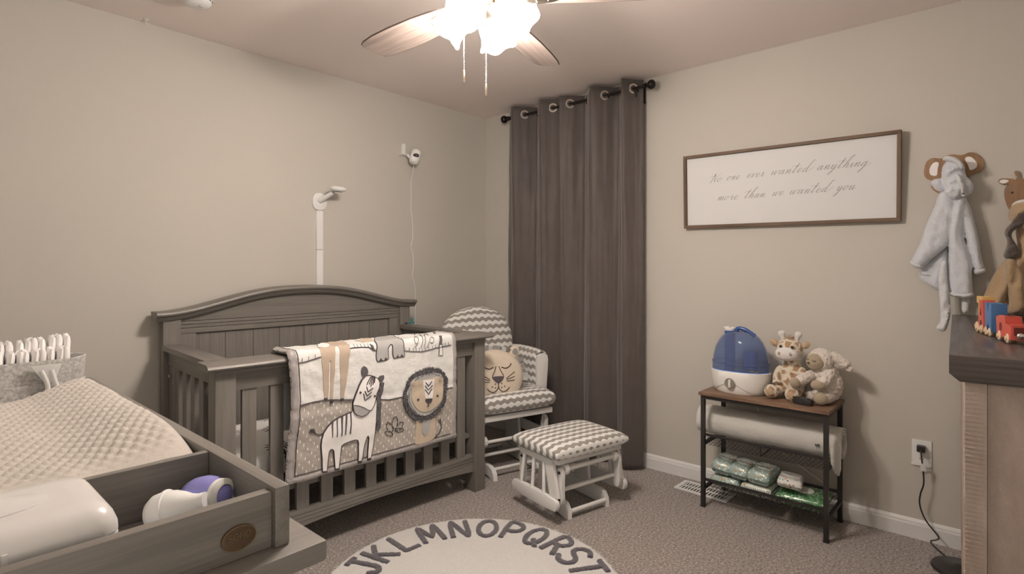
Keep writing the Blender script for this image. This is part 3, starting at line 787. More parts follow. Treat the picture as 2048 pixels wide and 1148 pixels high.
LET = {'S': [[(.9, .85), (.6, 1), (.25, .95), (.08, .75), (.25, .56), (.7, .45), (.92, .25), (.75, .04), (.35, 0), (.05, .15)]],
       'O': [[(.5 + .45 * math.sin(a * PI / 8), .5 + .5 * math.cos(a * PI / 8)) for a in range(17)]],
       'H': [[(.1, 0), (.1, 1)], [(.9, 0), (.9, 1)], [(.1, .5), (.9, .5)]],
       'J': [[(.35, 1), (1, 1)], [(.7, 1), (.7, .25), (.5, .03), (.25, .05), (.05, .25)]],
       'K': [[(.15, 0), (.15, 1)], [(.9, 1), (.15, .45)], [(.35, .6), (.95, 0)]],
       'L': [[(.15, 1), (.15, .02), (.9, .02)]],
       'M': [[(.02, 0), (.1, 1), (.5, .3), (.9, 1), (.98, 0)]],
       'N': [[(.1, 0), (.1, 1), (.9, 0), (.9, 1)]],
       'P': [[(.15, 0), (.15, 1), (.65, 1), (.9, .85), (.9, .65), (.65, .48), (.15, .48)]],
       'Q': [[(.5 + .45 * math.sin(a * PI / 8), .5 + .5 * math.cos(a * PI / 8)) for a in range(17)], [(.55, .3), (.98, -.06)]],
       'R': [[(.15, 0), (.15, 1), (.65, 1), (.9, .85), (.9, .68), (.65, .52), (.15, .52)], [(.5, .52), (.95, 0)]],
       'T': [[(.02, 1), (.98, 1)], [(.5, 1), (.5, 0)]],
       'U': [[(.1, 1), (.1, .3), (.3, .03), (.7, .03), (.9, .3), (.9, 1)]],
       'I': [[(.5, 0), (.5, 1)]], 'G': [[(.9, .82), (.6, 1), (.25, .92), (.06, .5), (.25, .08), (.6, 0), (.92, .2), (.92, .48), (.55, .48)]],
       'V': [[(.05, 1), (.5, 0), (.95, 1)]]}
mb = MB()
for k, ch in enumerate('SOHO'):
    strokes(mb, [[(bx - .0145 + k * .0075 + a * .006, bz - .001 + b * .0085) for a, b in s_] for s_ in LET[ch]], .0012, lambda a, b, o: Vector((a, by - .0028 - o, b)), .0008)
obj('badge_lettering', mb, M['bronze_hi'], bd, 0)
# contoured changing pad in a cover of raised dots
t = NT('minky_dot_cover'); v = t.coord('Object'); n = t.noise(v, 260.0, 3.0, .7)
t.base(t.mix(n, seen(156, 139, 125), seen(190, 172, 156))); t.set(Roughness=.9, Sheen_Weight=.55, Sheen_Roughness=.35); t.bump(n, .35, .002); M['minky'] = t.m
PX0, PX1, PY0, PY1 = -3.36, -2.8235, -2.108, -1.356
def pad_h(x, y):
    s = (x - (PX0 + PX1) / 2) / ((PX1 - PX0) / 2)
    k = min(1, max(0, (abs(s) - .36) / .54)); r = .944 + .037 * k * k * (3 - 2 * k)
    # the long right side stands up, the corners round off
    ex = max(0.0, (abs(s) - .88) / .12); r -= .030 * ex ** 2.2
    ey = max(0.0, (PY0 + .16 - y) / .16); r -= .038 * ey ** 1.6 * k
    ey = max(0.0, (y - PY1 + .12) / .12); r -= .012 * ey ** 2
    return r
PITCH = .0195
def dot(x, y):
    gy = y / PITCH; row = math.floor(gy); gx = x / PITCH + (.5 if row % 2 else 0)
    d = math.hypot(gx - math.floor(gx) - .5, gy - row - .5)
    m = min(1.0, max(0.0, (PX1 - .012 - x) / .03)) * min(1.0, max(0.0, (y - PY0 - .02) / .05))
    return .0050 * max(0.0, 1 - (d / .335) ** 3) * m
mb = MB(); nx, ny = 150, 215
mb.grid(nx, ny, lambda a, b: (lambda x, y: Vector((x, y, pad_h(x, y) + dot(x, y) + .0035 * noise.noise(Vector((x * 11, y * 9, 0))))))(PX0 + (PX1 - PX0) * a, PY0 + (PY1 - PY0) * b))
rim = [v for v in mb.b.verts if v.is_boundary]
ed = [e for e in mb.b.edges if e.is_boundary]
r = bmesh.ops.extrude_edge_only(mb.b, edges=ed)
nv = [g for g in r['geom'] if isinstance(g, bmesh.types.BMVert)]
for v in nv: v.co.z = .868
bmesh.ops.contextual_create(mb.b, geom=[e for e in mb.b.edges if e.is_boundary])
o = obj('changing_pad', mb, M['minky'], None, 80); tag(o, 'contoured changing pad in a beige cover of raised dots, lying in the dresser tray', 'changing pad')

# white wipes tub in the front compartment
M['tub'] = plain('white_tub_plastic', seen(198, 183, 171), .25)
tub = thing('wipes_tub', 'white plastic baby wipes tub with a hinged lid in the front of the changing tray', 'box', (-3.115, -2.232, .8665))
def tubring(z, kx, ky, r=.022, n=6):
    X, Y = .125 * kx, .088 * ky; P = []
    for cx_, cy_, a0 in ((X - r, Y - r, 0), (-X + r, Y - r, PI / 2), (-X + r, -Y + r, PI), (X - r, -Y + r, 1.5 * PI)):
        for i in range(n + 1): P.append((cx_ + r * math.cos(a0 + PI / 2 * i / n), cy_ + r * math.sin(a0 + PI / 2 * i / n), z))
    return P
def loft(mb, rings, caps=True):
    R = [[mb.b.verts.new(p) for p in r_] for r_ in rings]; n = len(R[0])
    for A, B in zip(R, R[1:]):
        for k in range(n): mb.b.faces.new((A[k], A[(k + 1) % n], B[(k + 1) % n], B[k]))
    if caps: mb.b.faces.new(R[0][::-1]); mb.b.faces.new(R[-1])
    return mb
mb = MB(); loft(mb, [tubring(0, .93, .93), tubring(.004, .95, .95), tubring(.066, 1.0, 1.0), tubring(.068, .99, .99)]); obj('tub_base', mb, M['tub'], tub, 40)
mb = MB(); loft(mb, [tubring(.0685, .985, .985), tubring(.070, 1.0, 1.0), tubring(.080, .995, .99), tubring(.091, .965, .94), tubring(.0985, .92, .87), tubring(.1035, .85, .77), tubring(.1055, .70, .56, .02)]); lid = obj('lid', mb, M['tub'], tub, 50)
mb = MB(); mb.prism([(.088 * math.cos(k * PI / 16) - .02, .043 * math.sin(k * PI / 16)) for k in range(32)], lambda a, b, d: Vector((a, b, .1035 + d)), 0, .0035, .0012); obj('lid_flap', mb, plain('pale_grey_plastic', seen(200, 186, 174), .25), lid, 40)
obj('latch', MB().span(.015, .021, -.0895, -.084, .052, .082, .002), M['tub'], tub)
obj('front_panel', MB().span(-.10, .013, -.0895, -.085, .030, .064, .002), M['tub'], tub)

# white bulb-shaped bottle and purple bottle
M['milk'] = plain('milky_white_plastic', seen(216, 202, 190), .3)
BS = .92
bo = thing('squeeze_bulb', 'white round plastic bulb with a ridge, lying at the front of the changing tray', 'bottle', (-2.906, -2.205, .9005))
RR = Rz(-.75) @ Ry(PI / 2 - .25) @ Matrix.Scale(.92, 4)
obj('bulb', MB().lathe([(0, -.034), (.012, -.033), (.022, -.028), (.029, -.018), (.0305, -.004), (.030, 0), (.030, .003), (.028, .014), (.022, .028), (.016, .038), (.013, .048), (.013, .058), (0, .058)], 28, RR), M['milk'], bo, 50)
obj('ridge', MB().lathe([(.0295, -.002), (.0325, -.001), (.0325, .002), (.0295, .003)], 28, RR), M['milk'], bo, 50)
M['purple'] = plain('violet_plastic', seen(126, 116, 164), .28); M['violet_dark'] = plain('violet_print', seen(78, 68, 120), .4)
bo = thing('baby_bottle', 'purple plastic bottle with a cream collar lying beside the white bulb in the changing tray', 'bottle', (-2.852, -2.198, .9025))
RR = Rz(-1.15) @ Ry(PI / 2 - .15)
obj('bottle_body', MB().lathe([(0, -.038), (.014, -.036), (.024, -.03), (.029, -.018), (.031, 0), (.029, .014), (.024, .024), (0, .026)], 28, RR), M['purple'], bo, 50)
obj('collar', MB().lathe([(.0215, .0225), (.026, .0255), (.026, .033), (.020, .037), (.017, .0375), (.017, .0265)], 28, RR), M['cream'], bo, 50)
obj('cap', MB().lathe([(0, .0262), (.0165, .0262), (.015, .036), (.008, .040), (0, .041)], 24, RR), M['purple'], bo, 50)
o = obj('paper_card', MB().span(-.05, .05, -.03, .03, 0, .0015), M['trim']); o.location = (-2.945, -2.29, .868); o.rotation_euler = (0, 0, .1)
tag(o, 'white card lying flat in the changing tray beside the wipes tub', 'card')

# felt caddy full of folded diapers at the back of the tray
t = NT('grey_felt'); v = t.coord('Object'); n = t.noise(v, 110.0, 5.0, .75); t.base(t.ramp(n, [(.3, seen(118, 106, 96)), (.5, seen(152, 140, 129)), (.7, seen(182, 170, 158))])); t.set(Roughness=.95, Sheen_Weight=.2); t.bump(n, .3, .002); M['felt'] = t.m
cad = thing('diaper_caddy', 'oblong grey felt caddy with rope handle full of diapers, behind the changing pad', 'basket', (-3.068, -1.289, .867), .0)
def cring(z, k, off=0.0, n=9, flat=None):
    X, Y, r = .237 * k + off, .054 * k + off, .045; P = []
    for cx_, cy_, a0 in ((X - r, Y - r, 0), (-X + r, Y - r, PI / 2), (-X + r, -Y + r, PI), (X - r, -Y + r, 1.5 * PI)):
        for i in range(n + 1):
            a = a0 + PI / 2 * i / n; x = cx_ + r * math.cos(a)
            P.append((x, cy_ + r * math.sin(a), z + (.010 * (x / .24) ** 2 * (1 if z > .08 else 0))))
    return P
mb = MB()
loft(mb, [cring(0, .93), cring(.06, .965), cring(.150, 1.0), cring(.152, 1.0, -.002), cring(.150, 1.0, -.005), cring(.06, .965, -.005), cring(.006, .93, -.005)])
obj('caddy_wall', mb, M['felt'], cad, 50)
mb = MB(); loft(mb, [cring(.001, .93, .0035), cring(.094, .976, .0042), cring(.096, .976, .003), cring(.094, .976, .0005), cring(.001, .93, .0005)], False); obj('outer_pocket', mb, M['felt'], cad, 50)
mb = MB(); mb.tube(spline([(.158, -.062, .135), (.166, -.066, .10), (.176, -.068, .066), (.170, -.069, .03), (.150, -.069, .02), (.142, -.069, .045), (.148, -.068, .075), (.150, -.066, .10), (.138, -.062, .135)], 6), .0055, 8); obj('handle', mb, cloth('rope_handle', seen(190, 177, 166)), cad, 50)
mb = MB(); mb.prism([(.118, .148), (.178, .148), (.166, .108), (.152, .100), (.140, .112)], lambda a, b, d: Vector((a, -.0585 - d + .004 * (a - .15), b)), 0, .006, .002); obj('handle_tab', mb, bpy.data.materials['rope_handle'], cad, 30)
for x in (.035, .172):
    mb = MB(); mb.span(x, x + .003, -.0635, -.0585, .004, .092); obj('pocket_seam', mb, plain('felt_seam', seen(100, 90, 82)), cad)
M['diaper'] = cloth('white_diaper', seen(222, 210, 200), .05, bscale=300, wr=.6); M['diaper2'] = plain('lilac_print', seen(140, 120, 190), .8)
def diaper(k, w, h):
    """a folded diaper standing on its end: rounded fold on top, ruffled sides"""
    mb = MB(); n = 10
    def ring(s, d):
        P = []
        for i in range(16):
            a = 2 * PI * i / 16; P.append((d * math.copysign(abs(math.cos(a)) ** .6, math.cos(a)), (w / 2 * s) * math.copysign(abs(math.sin(a)) ** .45, math.sin(a)) * (1 + .05 * math.sin(i * 2.7 + k))))
        return P
    rings = []
    for j in range(n + 1):
        f = 1 - (1 - j / n) ** 1.6; z = h * f; d = .0080 * math.sqrt(max(0.25, 1 - max(0, (f - .93) / .07) ** 2)); s = 1 - max(0, f - .9) ** 2 * 8
        rings.append([(x + .0012 * math.sin(j * .9 + k + y * 60), y, z + .0035 * math.sin(y * 110 + k * 2) * f) for i, (x, y) in enumerate(ring(s, max(.0022, d)))])
    loft(mb, rings); return mb
D0 = [obj('diaper', diaper(k, .060, .15), M['diaper'], None, 60) for k in range(3)]
cnt = 0; ORD = ['first', 'second', 'third', 'fourth', 'fifth', 'sixth', 'seventh', 'eighth', 'ninth', 'tenth', 'eleventh', 'twelfth', 'thirteenth', 'fourteenth', 'fifteenth']
for row in range(2):
    for k in range(15):
        src = D0[(k + row) % 3]; o = src if cnt in (0,) else None
        x = -.028 + k * .0157 + row * .006; y = -.0235 + row * .047
        hh = 1.11 + .05 * (k / 14) + (.09 + .09 * (k / 14) if row else 0) + .014 * math.sin(k * 2.1 + row)
        loc = Vector((x, y * .9, .008)) + Vector((-3.068, -1.289, .867))
        if cnt < 3 and row == 0 and k < 3: o = D0[k]
        else: o = src.copy(); COL.objects.link(o)
        o.location = loc; o.rotation_euler = (.0, rnd.uniform(-.01, .03), rnd.uniform(-.04, .04)); o.scale = (1, .72, hh * 1.02)
        tag(o, 'folded white diaper, %s from the right in the %s row of the felt caddy' % (ORD[14 - k], 'back' if row else 'front'), 'diaper', 'folded diapers in the caddy'); cnt += 1
# something blue tucked at the back of the tray
o = obj('cream_tube', MB().lathe([(0, -.04), (.012, -.04), (.013, -.03), (.013, .03), (.008, .036), (.008, .05), (0, .05)], 16, Rx(PI / 2)), plain('blue_tube', seen(60, 70, 150), .3), None, 40)
o.location = (-2.842, -1.262, .925 - .045); tag(o, 'small blue tube lying in the far corner of the changing tray beside the caddy', 'tube')

# ------------------------------------------------------------------ glider chair in the corner
CW, CG = seen(207, 193, 180), seen(130, 117, 106)
M['chev'] = chevron('chevron_fabric', CW, CG, .050, .046, .0125)
M['chev_back'] = chevron('chevron_fabric_back', CW, CG, .052, .050, .0135, .3)
CH = (-.588, -.692, 0); CR = math.radians(-17.0)
ch = thing('glider_chair', 'white wooden glider chair with grey and white chevron cushions beside the crib', 'chair', CH, CR)
ww = M['white_wood']
mb = MB(); cushion(mb, lambda a, b: (.262 * a * (1 - .03 * b * b), .255 * b), .125, 26, .15, edge=.20); moved(mb, T(0, -.02, .445)); obj('seat_cushion', mb, M['chev'], ch, 70)
def back_out(a, b):
    y = .27 * b
    wtop = .262 * math.sqrt(max(0.0, 1 - max(0.0, (b - .15) / .85) ** 2.4)) if b > .15 else .262 * (1 - .10 * (.15 - b))
    return (a * max(.02, wtop), y)
mb = MB(); cushion(mb, back_out, .13, 28, .2, edge=.26); moved(mb, T(0, .275, .72) @ Rx(PI / 2 - .26)); bk = obj('back_cushion', mb, M['chev_back'], ch, 70)
mb = MB()
for s in (-1, 1): mb.tube([( s * .20, .235, .52), (s * .215, .215, .535)], .004)
obj('seat_frame', MB().span(-.25, .25, -.245, -.215, .352, .386, .006).span(-.25, .25, .20, .23, .352, .386, .006).span(-.25, -.22, -.215, .20, .352, .386, .004).span(.22, .25, -.215, .20, .352, .386, .004), ww, ch)
for s in (-1, 1):
    # paddle-shaped arm post, arm rail and the padded arm cover hanging over it
    ps = [(-.030, .386), (.030, .386), (.034, .50), (.042, .60), (.046, .66), (.040, .69), (.020, .702), (-.012, .70), (-.034, .685), (-.040, .64), (-.036, .55)]
    obj('arm_post', MB().prism(ps, lambda a, b, d: Vector((s * (.262 + d), -.205 + a * .35 + (b - .386) * -.05, b)) if False else Vector((s * .250 + a, -.108 - d, b)), 0, .024, .004), ww, ch, 40)
    obj('arm_rail', MB().span(s * .248, s * .288, -.106, .27, .655, .680, .006), ww, ch)
    for yy in (-.03, .07, .18): obj('arm_spindle', MB().tube([(s * .268, yy, .38), (s * .268, yy, .655)], .009, 10), ww, ch, 50)
    mb = MB()
    def armf(a, b):
        # over the rail: inside drop, top, outside drop
        L = .50; q = b * L; x0 = .044
        if q < .20: x, z, nx, nz = -x0, .50 + q, -1, 0
        elif q < .20 + .138:
            an = (q - .20) / .138 * PI; x, z, nx, nz = -x0 * math.cos(an), .70 + .75 * x0 * math.sin(an), -math.cos(an), math.sin(an)
        else: x, z, nx, nz = x0, .70 - (q - .338), 1, 0
        o = .012 * math.sin(PI * min(1, max(0, a))) ** .4 + .004 * noise.noise(Vector((a * 5, b * 6, s)))
        return Vector((s * .268 + x + nx * o, -.095 + .36 * a, z + nz * o - .02))
    mb.grid(22, 34, armf, lambda a, b: (a * .36, b * .50))
    o = obj('arm_cover', mb, M['chev'], ch, 70); sm = o.modifiers.new('thick', 'SOLIDIFY'); sm.thickness = .012; sm.offset = -1
    # gliding undercarriage
    x = s * .155
    run = [(-.24, 0), (-.235, .035), (-.215, .062), (-.18, .072), (.20, .072), (.235, .062), (.255, .035), (.26, 0), (.22, 0), (.19, .016), (-.17, .016), (-.20, 0)]
    obj('base_runner', MB().prism(run, lambda a, b, d: Vector((x + d, a, b)), -.014, .014, .004), ww, ch, 40)
    obj('base_upright', MB().prism([(-.02, .0725), (.16, .0725), (.14, .285), (0, .285)], lambda a, b, d: Vector((x + d, a, b)), -.010, .010, .003), ww, ch)
    obj('swing_rail', MB().prism([(-.22, .215), (-.20, .195), (.20, .195), (.22, .215), (.22, .235), (.20, .255), (-.20, .255), (-.22, .235)], lambda a, b, d: Vector((s * .205 + d, a, b)), -.012, .012, .004), ww, ch, 40)
    for yy in (-.19, .19):
        lk = obj('swing_link', MB().prism([(-.022, .14), (0, .122), (.022, .14), (.018, .22), (.022, .31), (0, .328), (-.022, .31), (-.018, .22)], lambda a, b, d: Vector((s * .230 + d, yy + a, b)), -.010, .010, .003), ww, ch, 40)
        obj('bolt', MB().lathe([(.007, 0), (.007, .004), (0, .005)], 12, T(s * .240, yy, .30) @ Ry(s * PI / 2)), M['black_metal'], lk)
        obj('frame_spindle', MB().tube([(s * .215, yy * .9, .25), (s * .23, yy * .95, .355)], .009, 10), ww, ch, 50)
for yy, z, hw in ((-.205, .225, .19), (.205, .225, .19), (-.19, .05, .14), (.20, .05, .14), (-.16, .135, .215)):
    obj('cross_dowel', MB().tube([(-hw, yy, z), (hw, yy, z)], .0105, 10), ww, ch, 50)
for s in (-1, 1): obj('back_stile', MB().box((s * .20, .262, .60), (.03, .02, .44), .004, rot=Rx(-.26)), ww, ch)
for k in range(4): obj('back_slat', MB().box((-.105 + .07 * k, .272, .66), (.028, .012, .56), .003, rot=Rx(-.26)), ww, ch)
mb = MB()
for s, (p, q) in ((-1, (-.245, .20)), (1, (.245, .20))):
    mb.tube(spline([(p, q, .50), (p * 1.05, q - .02, .49), (p * 1.1, q - .04, .47), (p * 1.02, q - .05, .44)], 4), .005, 6)
    mb.tube(spline([(p, q, .50), (p * 1.08, q - .01, .51), (p * 1.1, q - .05, .50)], 4), .005, 6)
obj('cushion_tie', mb, M['cream'], ch)['kind'] = 'stuff'

# lion cushion
fc = seen(192, 168, 144)
M['lion_cloth'] = cloth('sand_cotton', fc, bscale=400); M['felt_grey'] = cloth('grey_felt_tab', seen(124, 114, 106)); M['line_dark'] = plain('dark_brown_embroidery', seen(66, 48, 42), .9)
PIL = Rx(-.30)
pil = thing('lion_cushion', 'round tan cushion with a sleeping lion face and grey fabric mane on the glider seat', 'cushion', (0, 0, 0))
Rc = Matrix.Translation(CH) @ Rz(CR) @ T(-.095, -.125, .590) @ Rz(-.22) @ Rx(-.20) @ Matrix.Diagonal((1.12, 1.05, 1.12, 1))
pil.location = Rc.translation; pil.rotation_euler = Rc.to_euler(); pil.scale = Rc.to_scale()
def face_pt(a, b, o):
    r = min(1.0, math.hypot(a / .160, b / .145)); h = .062 * math.sqrt(max(0, 1 - r ** 2.6)) ** .9
    return Vector((a, -h - o, b))
mb = MB(); out = [(.160 * math.cos(k * PI / 24), .145 * math.sin(k * PI / 24)) for k in range(48)]
for sg in (1, -1):
    rings = [[Vector((a * q, face_pt(a * q, b * q, 0).y * sg, b * q)) for a, b in out] for q in (.15, .35, .55, .72, .85, .94, .985, 1.0)]
    loft(mb, rings, False); c = mb.b.verts.new((0, -.062 * sg, 0)); mb.b.verts.ensure_lookup_table()
    first = [v for v in mb.b.verts if abs(math.hypot(v.co.x / .16, v.co.z / .145) - .15) < .003 and v.co.y * -sg > 0]
    first.sort(key=lambda v: math.atan2(v.co.z, v.co.x))
    for i in range(len(first)): mb.b.faces.new((first[i], first[(i + 1) % len(first)], c))
bmesh.ops.remove_doubles(mb.b, verts=mb.b.verts, dist=.0005)
obj('face', mb, M['lion_cloth'], pil, 70)
fl = lambda name, ss, w: obj(name, [ [ribbon(m_, s_, w, face_pt, .003, .008) for s_ in ss], m_ ][1] if False else (lambda m_: ([ribbon(m_, s_, w, face_pt, .003, .008) for s_ in ss], m_)[1])(MB()), M['line_dark'], pil, 40)
ssp = lambda p: [(q.x, q.y) for q in spline([(a, b, 0) for a, b in p], 6)]
for s in (-1, 1):
    fl('closed_eye', [ssp([(s * .022, .048), (s * .045, .040), (s * .068, .048), (s * .082, .064)])], .0055)
    fl('nose_line', [ssp([(s * .008, .052), (s * .018, .025), (s * .030, .004), (s * .030, -.012)])], .004)
    fl('whisker', [[(s * .046, -.014), (s * .098, .018)], [(s * .046, -.021), (s * .096, -.006)], [(s * .048, -.029), (s * .096, -.025)]], .0035)
    fl('smile', [ssp([(0, -.034), (s * .002, -.062), (s * .022, -.082), (s * .046, -.078), (s * .062, -.062)])], .0045)
    for a, b in ((.018, -.040), (.034, -.055), (.018, -.060)): obj('whisker_spot', patch(MB(), [(s * a + .0035 * math.cos(k), b + .0035 * math.sin(k)) for k in range(6)], face_pt, .003, .01), M['line_dark'], pil)
obj('nose', patch(MB(), round_poly([(-.034, -.006), (-.02, 0), (.02, 0), (.034, -.006), (.02, -.026), (0, -.040), (-.02, -.026)], 1), face_pt, .0045, .012), cloth('dark_nose_felt', seen(74, 62, 62)), pil)
for k in range(46):
    a = 2 * PI * k / 46 + rnd.uniform(-.03, .03)
    if 1.0 < a < 2.1 and k % 2: pass
    x, z = .156 * math.cos(a), .142 * math.sin(a); L, w = rnd.uniform(.022, .034), .022
    mb = MB(); bend = rnd.uniform(-.02, .02); lay = rnd.choice((-.010, 0, .010))
    def tabf(u, q, d):
        r = 1 + (L * q) / .15
        return Vector((x * r - math.sin(a) * w * (u - .5), lay * q + bend * q * q + d, z * r + math.cos(a) * w * (u - .5)))
    mb.prism([(0, -.25), (1, -.25), (1, 1), (0, 1)], tabf, -.0015, .0015)
    obj('mane_tab', mb, M['felt_grey'] if k % 3 else M['grey_cot'], pil, 0)
for s in (-1, 1):
    mb = MB(); P = round_poly([(s * .078, .118), (s * .120, .085), (s * .148, .120), (s * .142, .165), (s * .100, .158)], 1)
    inflate(mb, P, lambda a, b, d: Vector((a, -.008 - d, b)), .012, .012, .02); e = obj('ear', mb, M['lion_cloth'], pil, 60)
    obj('inner_ear', inflate(MB(), round_poly([(s * .100, .120), (s * .120, .105), (s * .134, .123), (s * .128, .146), (s * .106, .142)], 1), lambda a, b, d: Vector((a, -.021 - d, b)), .004, .001, .01), M['felt_grey'], e, 60)

# matching footstool
OT = (-.757, -1.372, 0); OR = math.radians(-13.0)
ot = thing('glider_footstool', 'white wooden gliding footstool with a grey and white chevron cushion, in front of the curtain', 'footstool', OT, OR)
mb = MB(); cushion(mb, lambda a, b: (.249 * a, .186 * b), .085, 24, .3, edge=.24); moved(mb, T(-.006, -.012, .347)); obj('footstool_cushion', mb, M['chev'], ot, 70)
obj('top_frame', MB().span(-.22, .22, -.165, -.135, .288, .312, .005).span(-.22, .22, .135, .165, .288, .312, .005).span(-.235, -.205, -.134, .134, .284, .312, .004).span(.205, .235, -.134, .134, .284, .312, .004), ww, ot)
for s in (-1, 1):
    x = s * .130
    run = [(-.205, 0), (-.200, .045), (-.180, .074), (-.150, .082), (.15, .082), (.185, .07), (.205, .04), (.21, 0), (.17, 0), (.14, .016), (-.13, .016), (-.165, 0)]
    run = [(a + .050, b) for a, b in run]
    obj('base_runner', MB().prism(run, lambda a, b, d: Vector((x + d, a, b)), -.0135, .0135, .004), ww, ot, 40)
    obj('base_upright', MB().prism([(-.02, .0825), (.10, .0825), (.085, .262), (.0, .262)], lambda a, b, d: Vector((x + d, a, b)), -.010, .010, .003), ww, ot)
    xs = s * .235
    obj('side_board', MB().prism(round_poly([(-.185, .085), (-.165, .068), (.165, .068), (.185, .085), (.185, .115), (.165, .132), (-.165, .132), (-.185, .115)], 1), lambda a, b, d: Vector((xs + d, a, b)), -.012, .012, .004), ww, ot, 40)
    for yy, y2 in ((-.075, -.06), (.02, .02), (.115, .10)): obj('side_spindle', MB().tube([(xs, yy, .128), (s * .222, y2, .292)], .0095, 10), ww, ot, 50)
    obj('side_slat', MB().prism([(-.175, .131), (-.115, .131), (-.075, .292), (-.14, .292)], lambda a, b, d: Vector((s * .222 + d, a, b)), -.010, .010, .003), ww, ot)
    obj('swing_rail', MB().prism(round_poly([(-.17, .235), (.17, .235), (.185, .25), (.185, .272), (.17, .287), (-.17, .287), (-.185, .272), (-.185, .25)], 1), lambda a, b, d: Vector((s * .168 + d, a, b)), -.011, .011, .003), ww, ot, 40)
    for yy in (-.16, .15):
        lk = obj('swing_link', MB().prism(round_poly([(-.024, .11), (0, .09), (.024, .11), (.018, .18), (.024, .255), (0, .278), (-.024, .255), (-.018, .18)], 1), lambda a, b, d: Vector((s * .196 + d, yy + a, b)), -.010, .010, .003), ww, ot, 40)
        for z in (.118, .250): obj('bolt', MB().lathe([(.0075, 0), (.0075, .004), (0, .005)], 12, T(s * .206, yy, z) @ Ry(s * PI / 2)), M['black_metal'], lk)
for yy, z, hw in ((-.165, .262, .158), (.165, .262, .158), (-.145, .035, .118), (.23, .035, .118), (-.135, .150, .186), (.14, .150, .186)):
    obj('cross_dowel', MB().tube([(-hw, yy, z), (hw, yy, z)], .0115, 10), ww, ot, 50)

# ------------------------------------------------------------------ ceiling fan with four lit glass shades
FX, FY = -1.822, -1.778
fan = thing('ceiling_fan', 'brushed nickel ceiling fan with weathered wood blades and four lit white glass shades', 'ceiling fan', (FX, FY, H))
zf = lambda z: z - H
obj('canopy', MB().lathe([(0, 0), (.070, 0), (.072, -.01), (.060, -.04), (.030, -.055), (0, -.055)], 32), M['brass'], fan, 40)
obj('downrod', MB().tube([(0, 0, -.05), (0, 0, -.13)], .013, 14), M['brass'], fan)
obj('motor_housing', MB().lathe([(0, -.125), (.05, -.128), (.095, -.15), (.115, -.185), (.115, -.225), (.10, -.245), (.07, -.262), (0, -.262)], 40), M['brass'], fan, 40)
obj('light_kit', MB().lathe([(0, -.2625), (.052, -.2625), (.055, -.275), (.046, -.285), (.060, -.30), (.060, -.315), (.048, -.328), (.030, -.338), (.012, -.343), (.012, -.352), (0, -.355)], 32), M['brass'], fan, 40)
M['blade'] = wood('weathered_oak_blade', seen(160, 136, 121, .85), 'x', .22, .5, 1.0)
M['blade_edge'] = plain('dark_blade_edge', seen(70, 54, 46), .5)
BZ = zf(2.168)
def blade_outline():
    top = [(.16, .045), (.22, .056), (.32, .066), (.45, .072), (.56, .070), (.63, .062), (.655, .052), (.662, .040)]
    return top + [(.660, 0), (.652, -.030), (.640, -.055), (.60, -.064), (.5, -.070), (.38, -.070), (.26, -.062), (.16, -.045)]
for k in range(5):
    an = math.radians(90 - 72 * k); R_ = Rz(an) @ T(0, 0, BZ) @ Rx(math.radians(11))
    mb = MB(); mb.prism(blade_outline(), lambda a, b, d: Vector((a, b, d)), -.003, .003)
    b = obj('blade', mb, M['blade'], fan, 30); b.matrix_local = R_
    e = MB(); P = blade_outline(); e.tube([(a, c, 0) for a, c in P], .0033, 6, True); obj('edge', e, M['blade_edge'], b, 60)
    mb = MB()
    mb.prism([(.085, .020), (.13, .014), (.16, .024), (.20, .034), (.235, .026), (.262, 0), (.235, -.026), (.20, -.034), (.16, -.024), (.13, -.014), (.085, -.020)], lambda a, c, d: Vector((a, c, d)), -.0085, -.0035, .001)
    ir = obj('blade_iron', mb, M['brass'], fan, 30); ir.matrix_local = R_
    for q in ((.185, .016), (.185, -.016), (.225, 0)): obj('screw', MB().ball((q[0], q[1], -.0085), (.005, .005, .0025), 10, 6), M['chrome'], ir)
t = NT('lit_frosted_glass'); t.base((.9, .88, .85)); t.set(Roughness=.3)
t.p.inputs['Emission Color'].default_value = (*LIGHT_COL[:1], .90, .80, 1); t.p.inputs['Emission Strength'].default_value = SHADE_GLOW; M['shade'] = t.m
def shade_mesh():
    mb = MB(); prof = [(.020, 0), (.032, .004), (.044, .016), (.051, .034), (.0525, .054), (.052, .074), (.055, .092), (.061, .106), (.066, .113)]
    n = 48; rows = []
    for r, z in prof:
        f = max(0, (z - .07) / .049) ** 1.5; ring = []
        for k in range(n):
            a = 2 * PI * k / n; w = math.cos(5 * a + .6)
            ring.append(mb.b.verts.new(((r + .003 * f * w) * math.cos(a), (r + .003 * f * w) * math.sin(a), z + .006 * f * w)))
        rows.append(ring)
    for A, B in zip(rows, rows[1:]):
        for k in range(n): mb.b.faces.new((A[k], A[(k + 1) % n], B[(k + 1) % n], B[k]))
    return mb
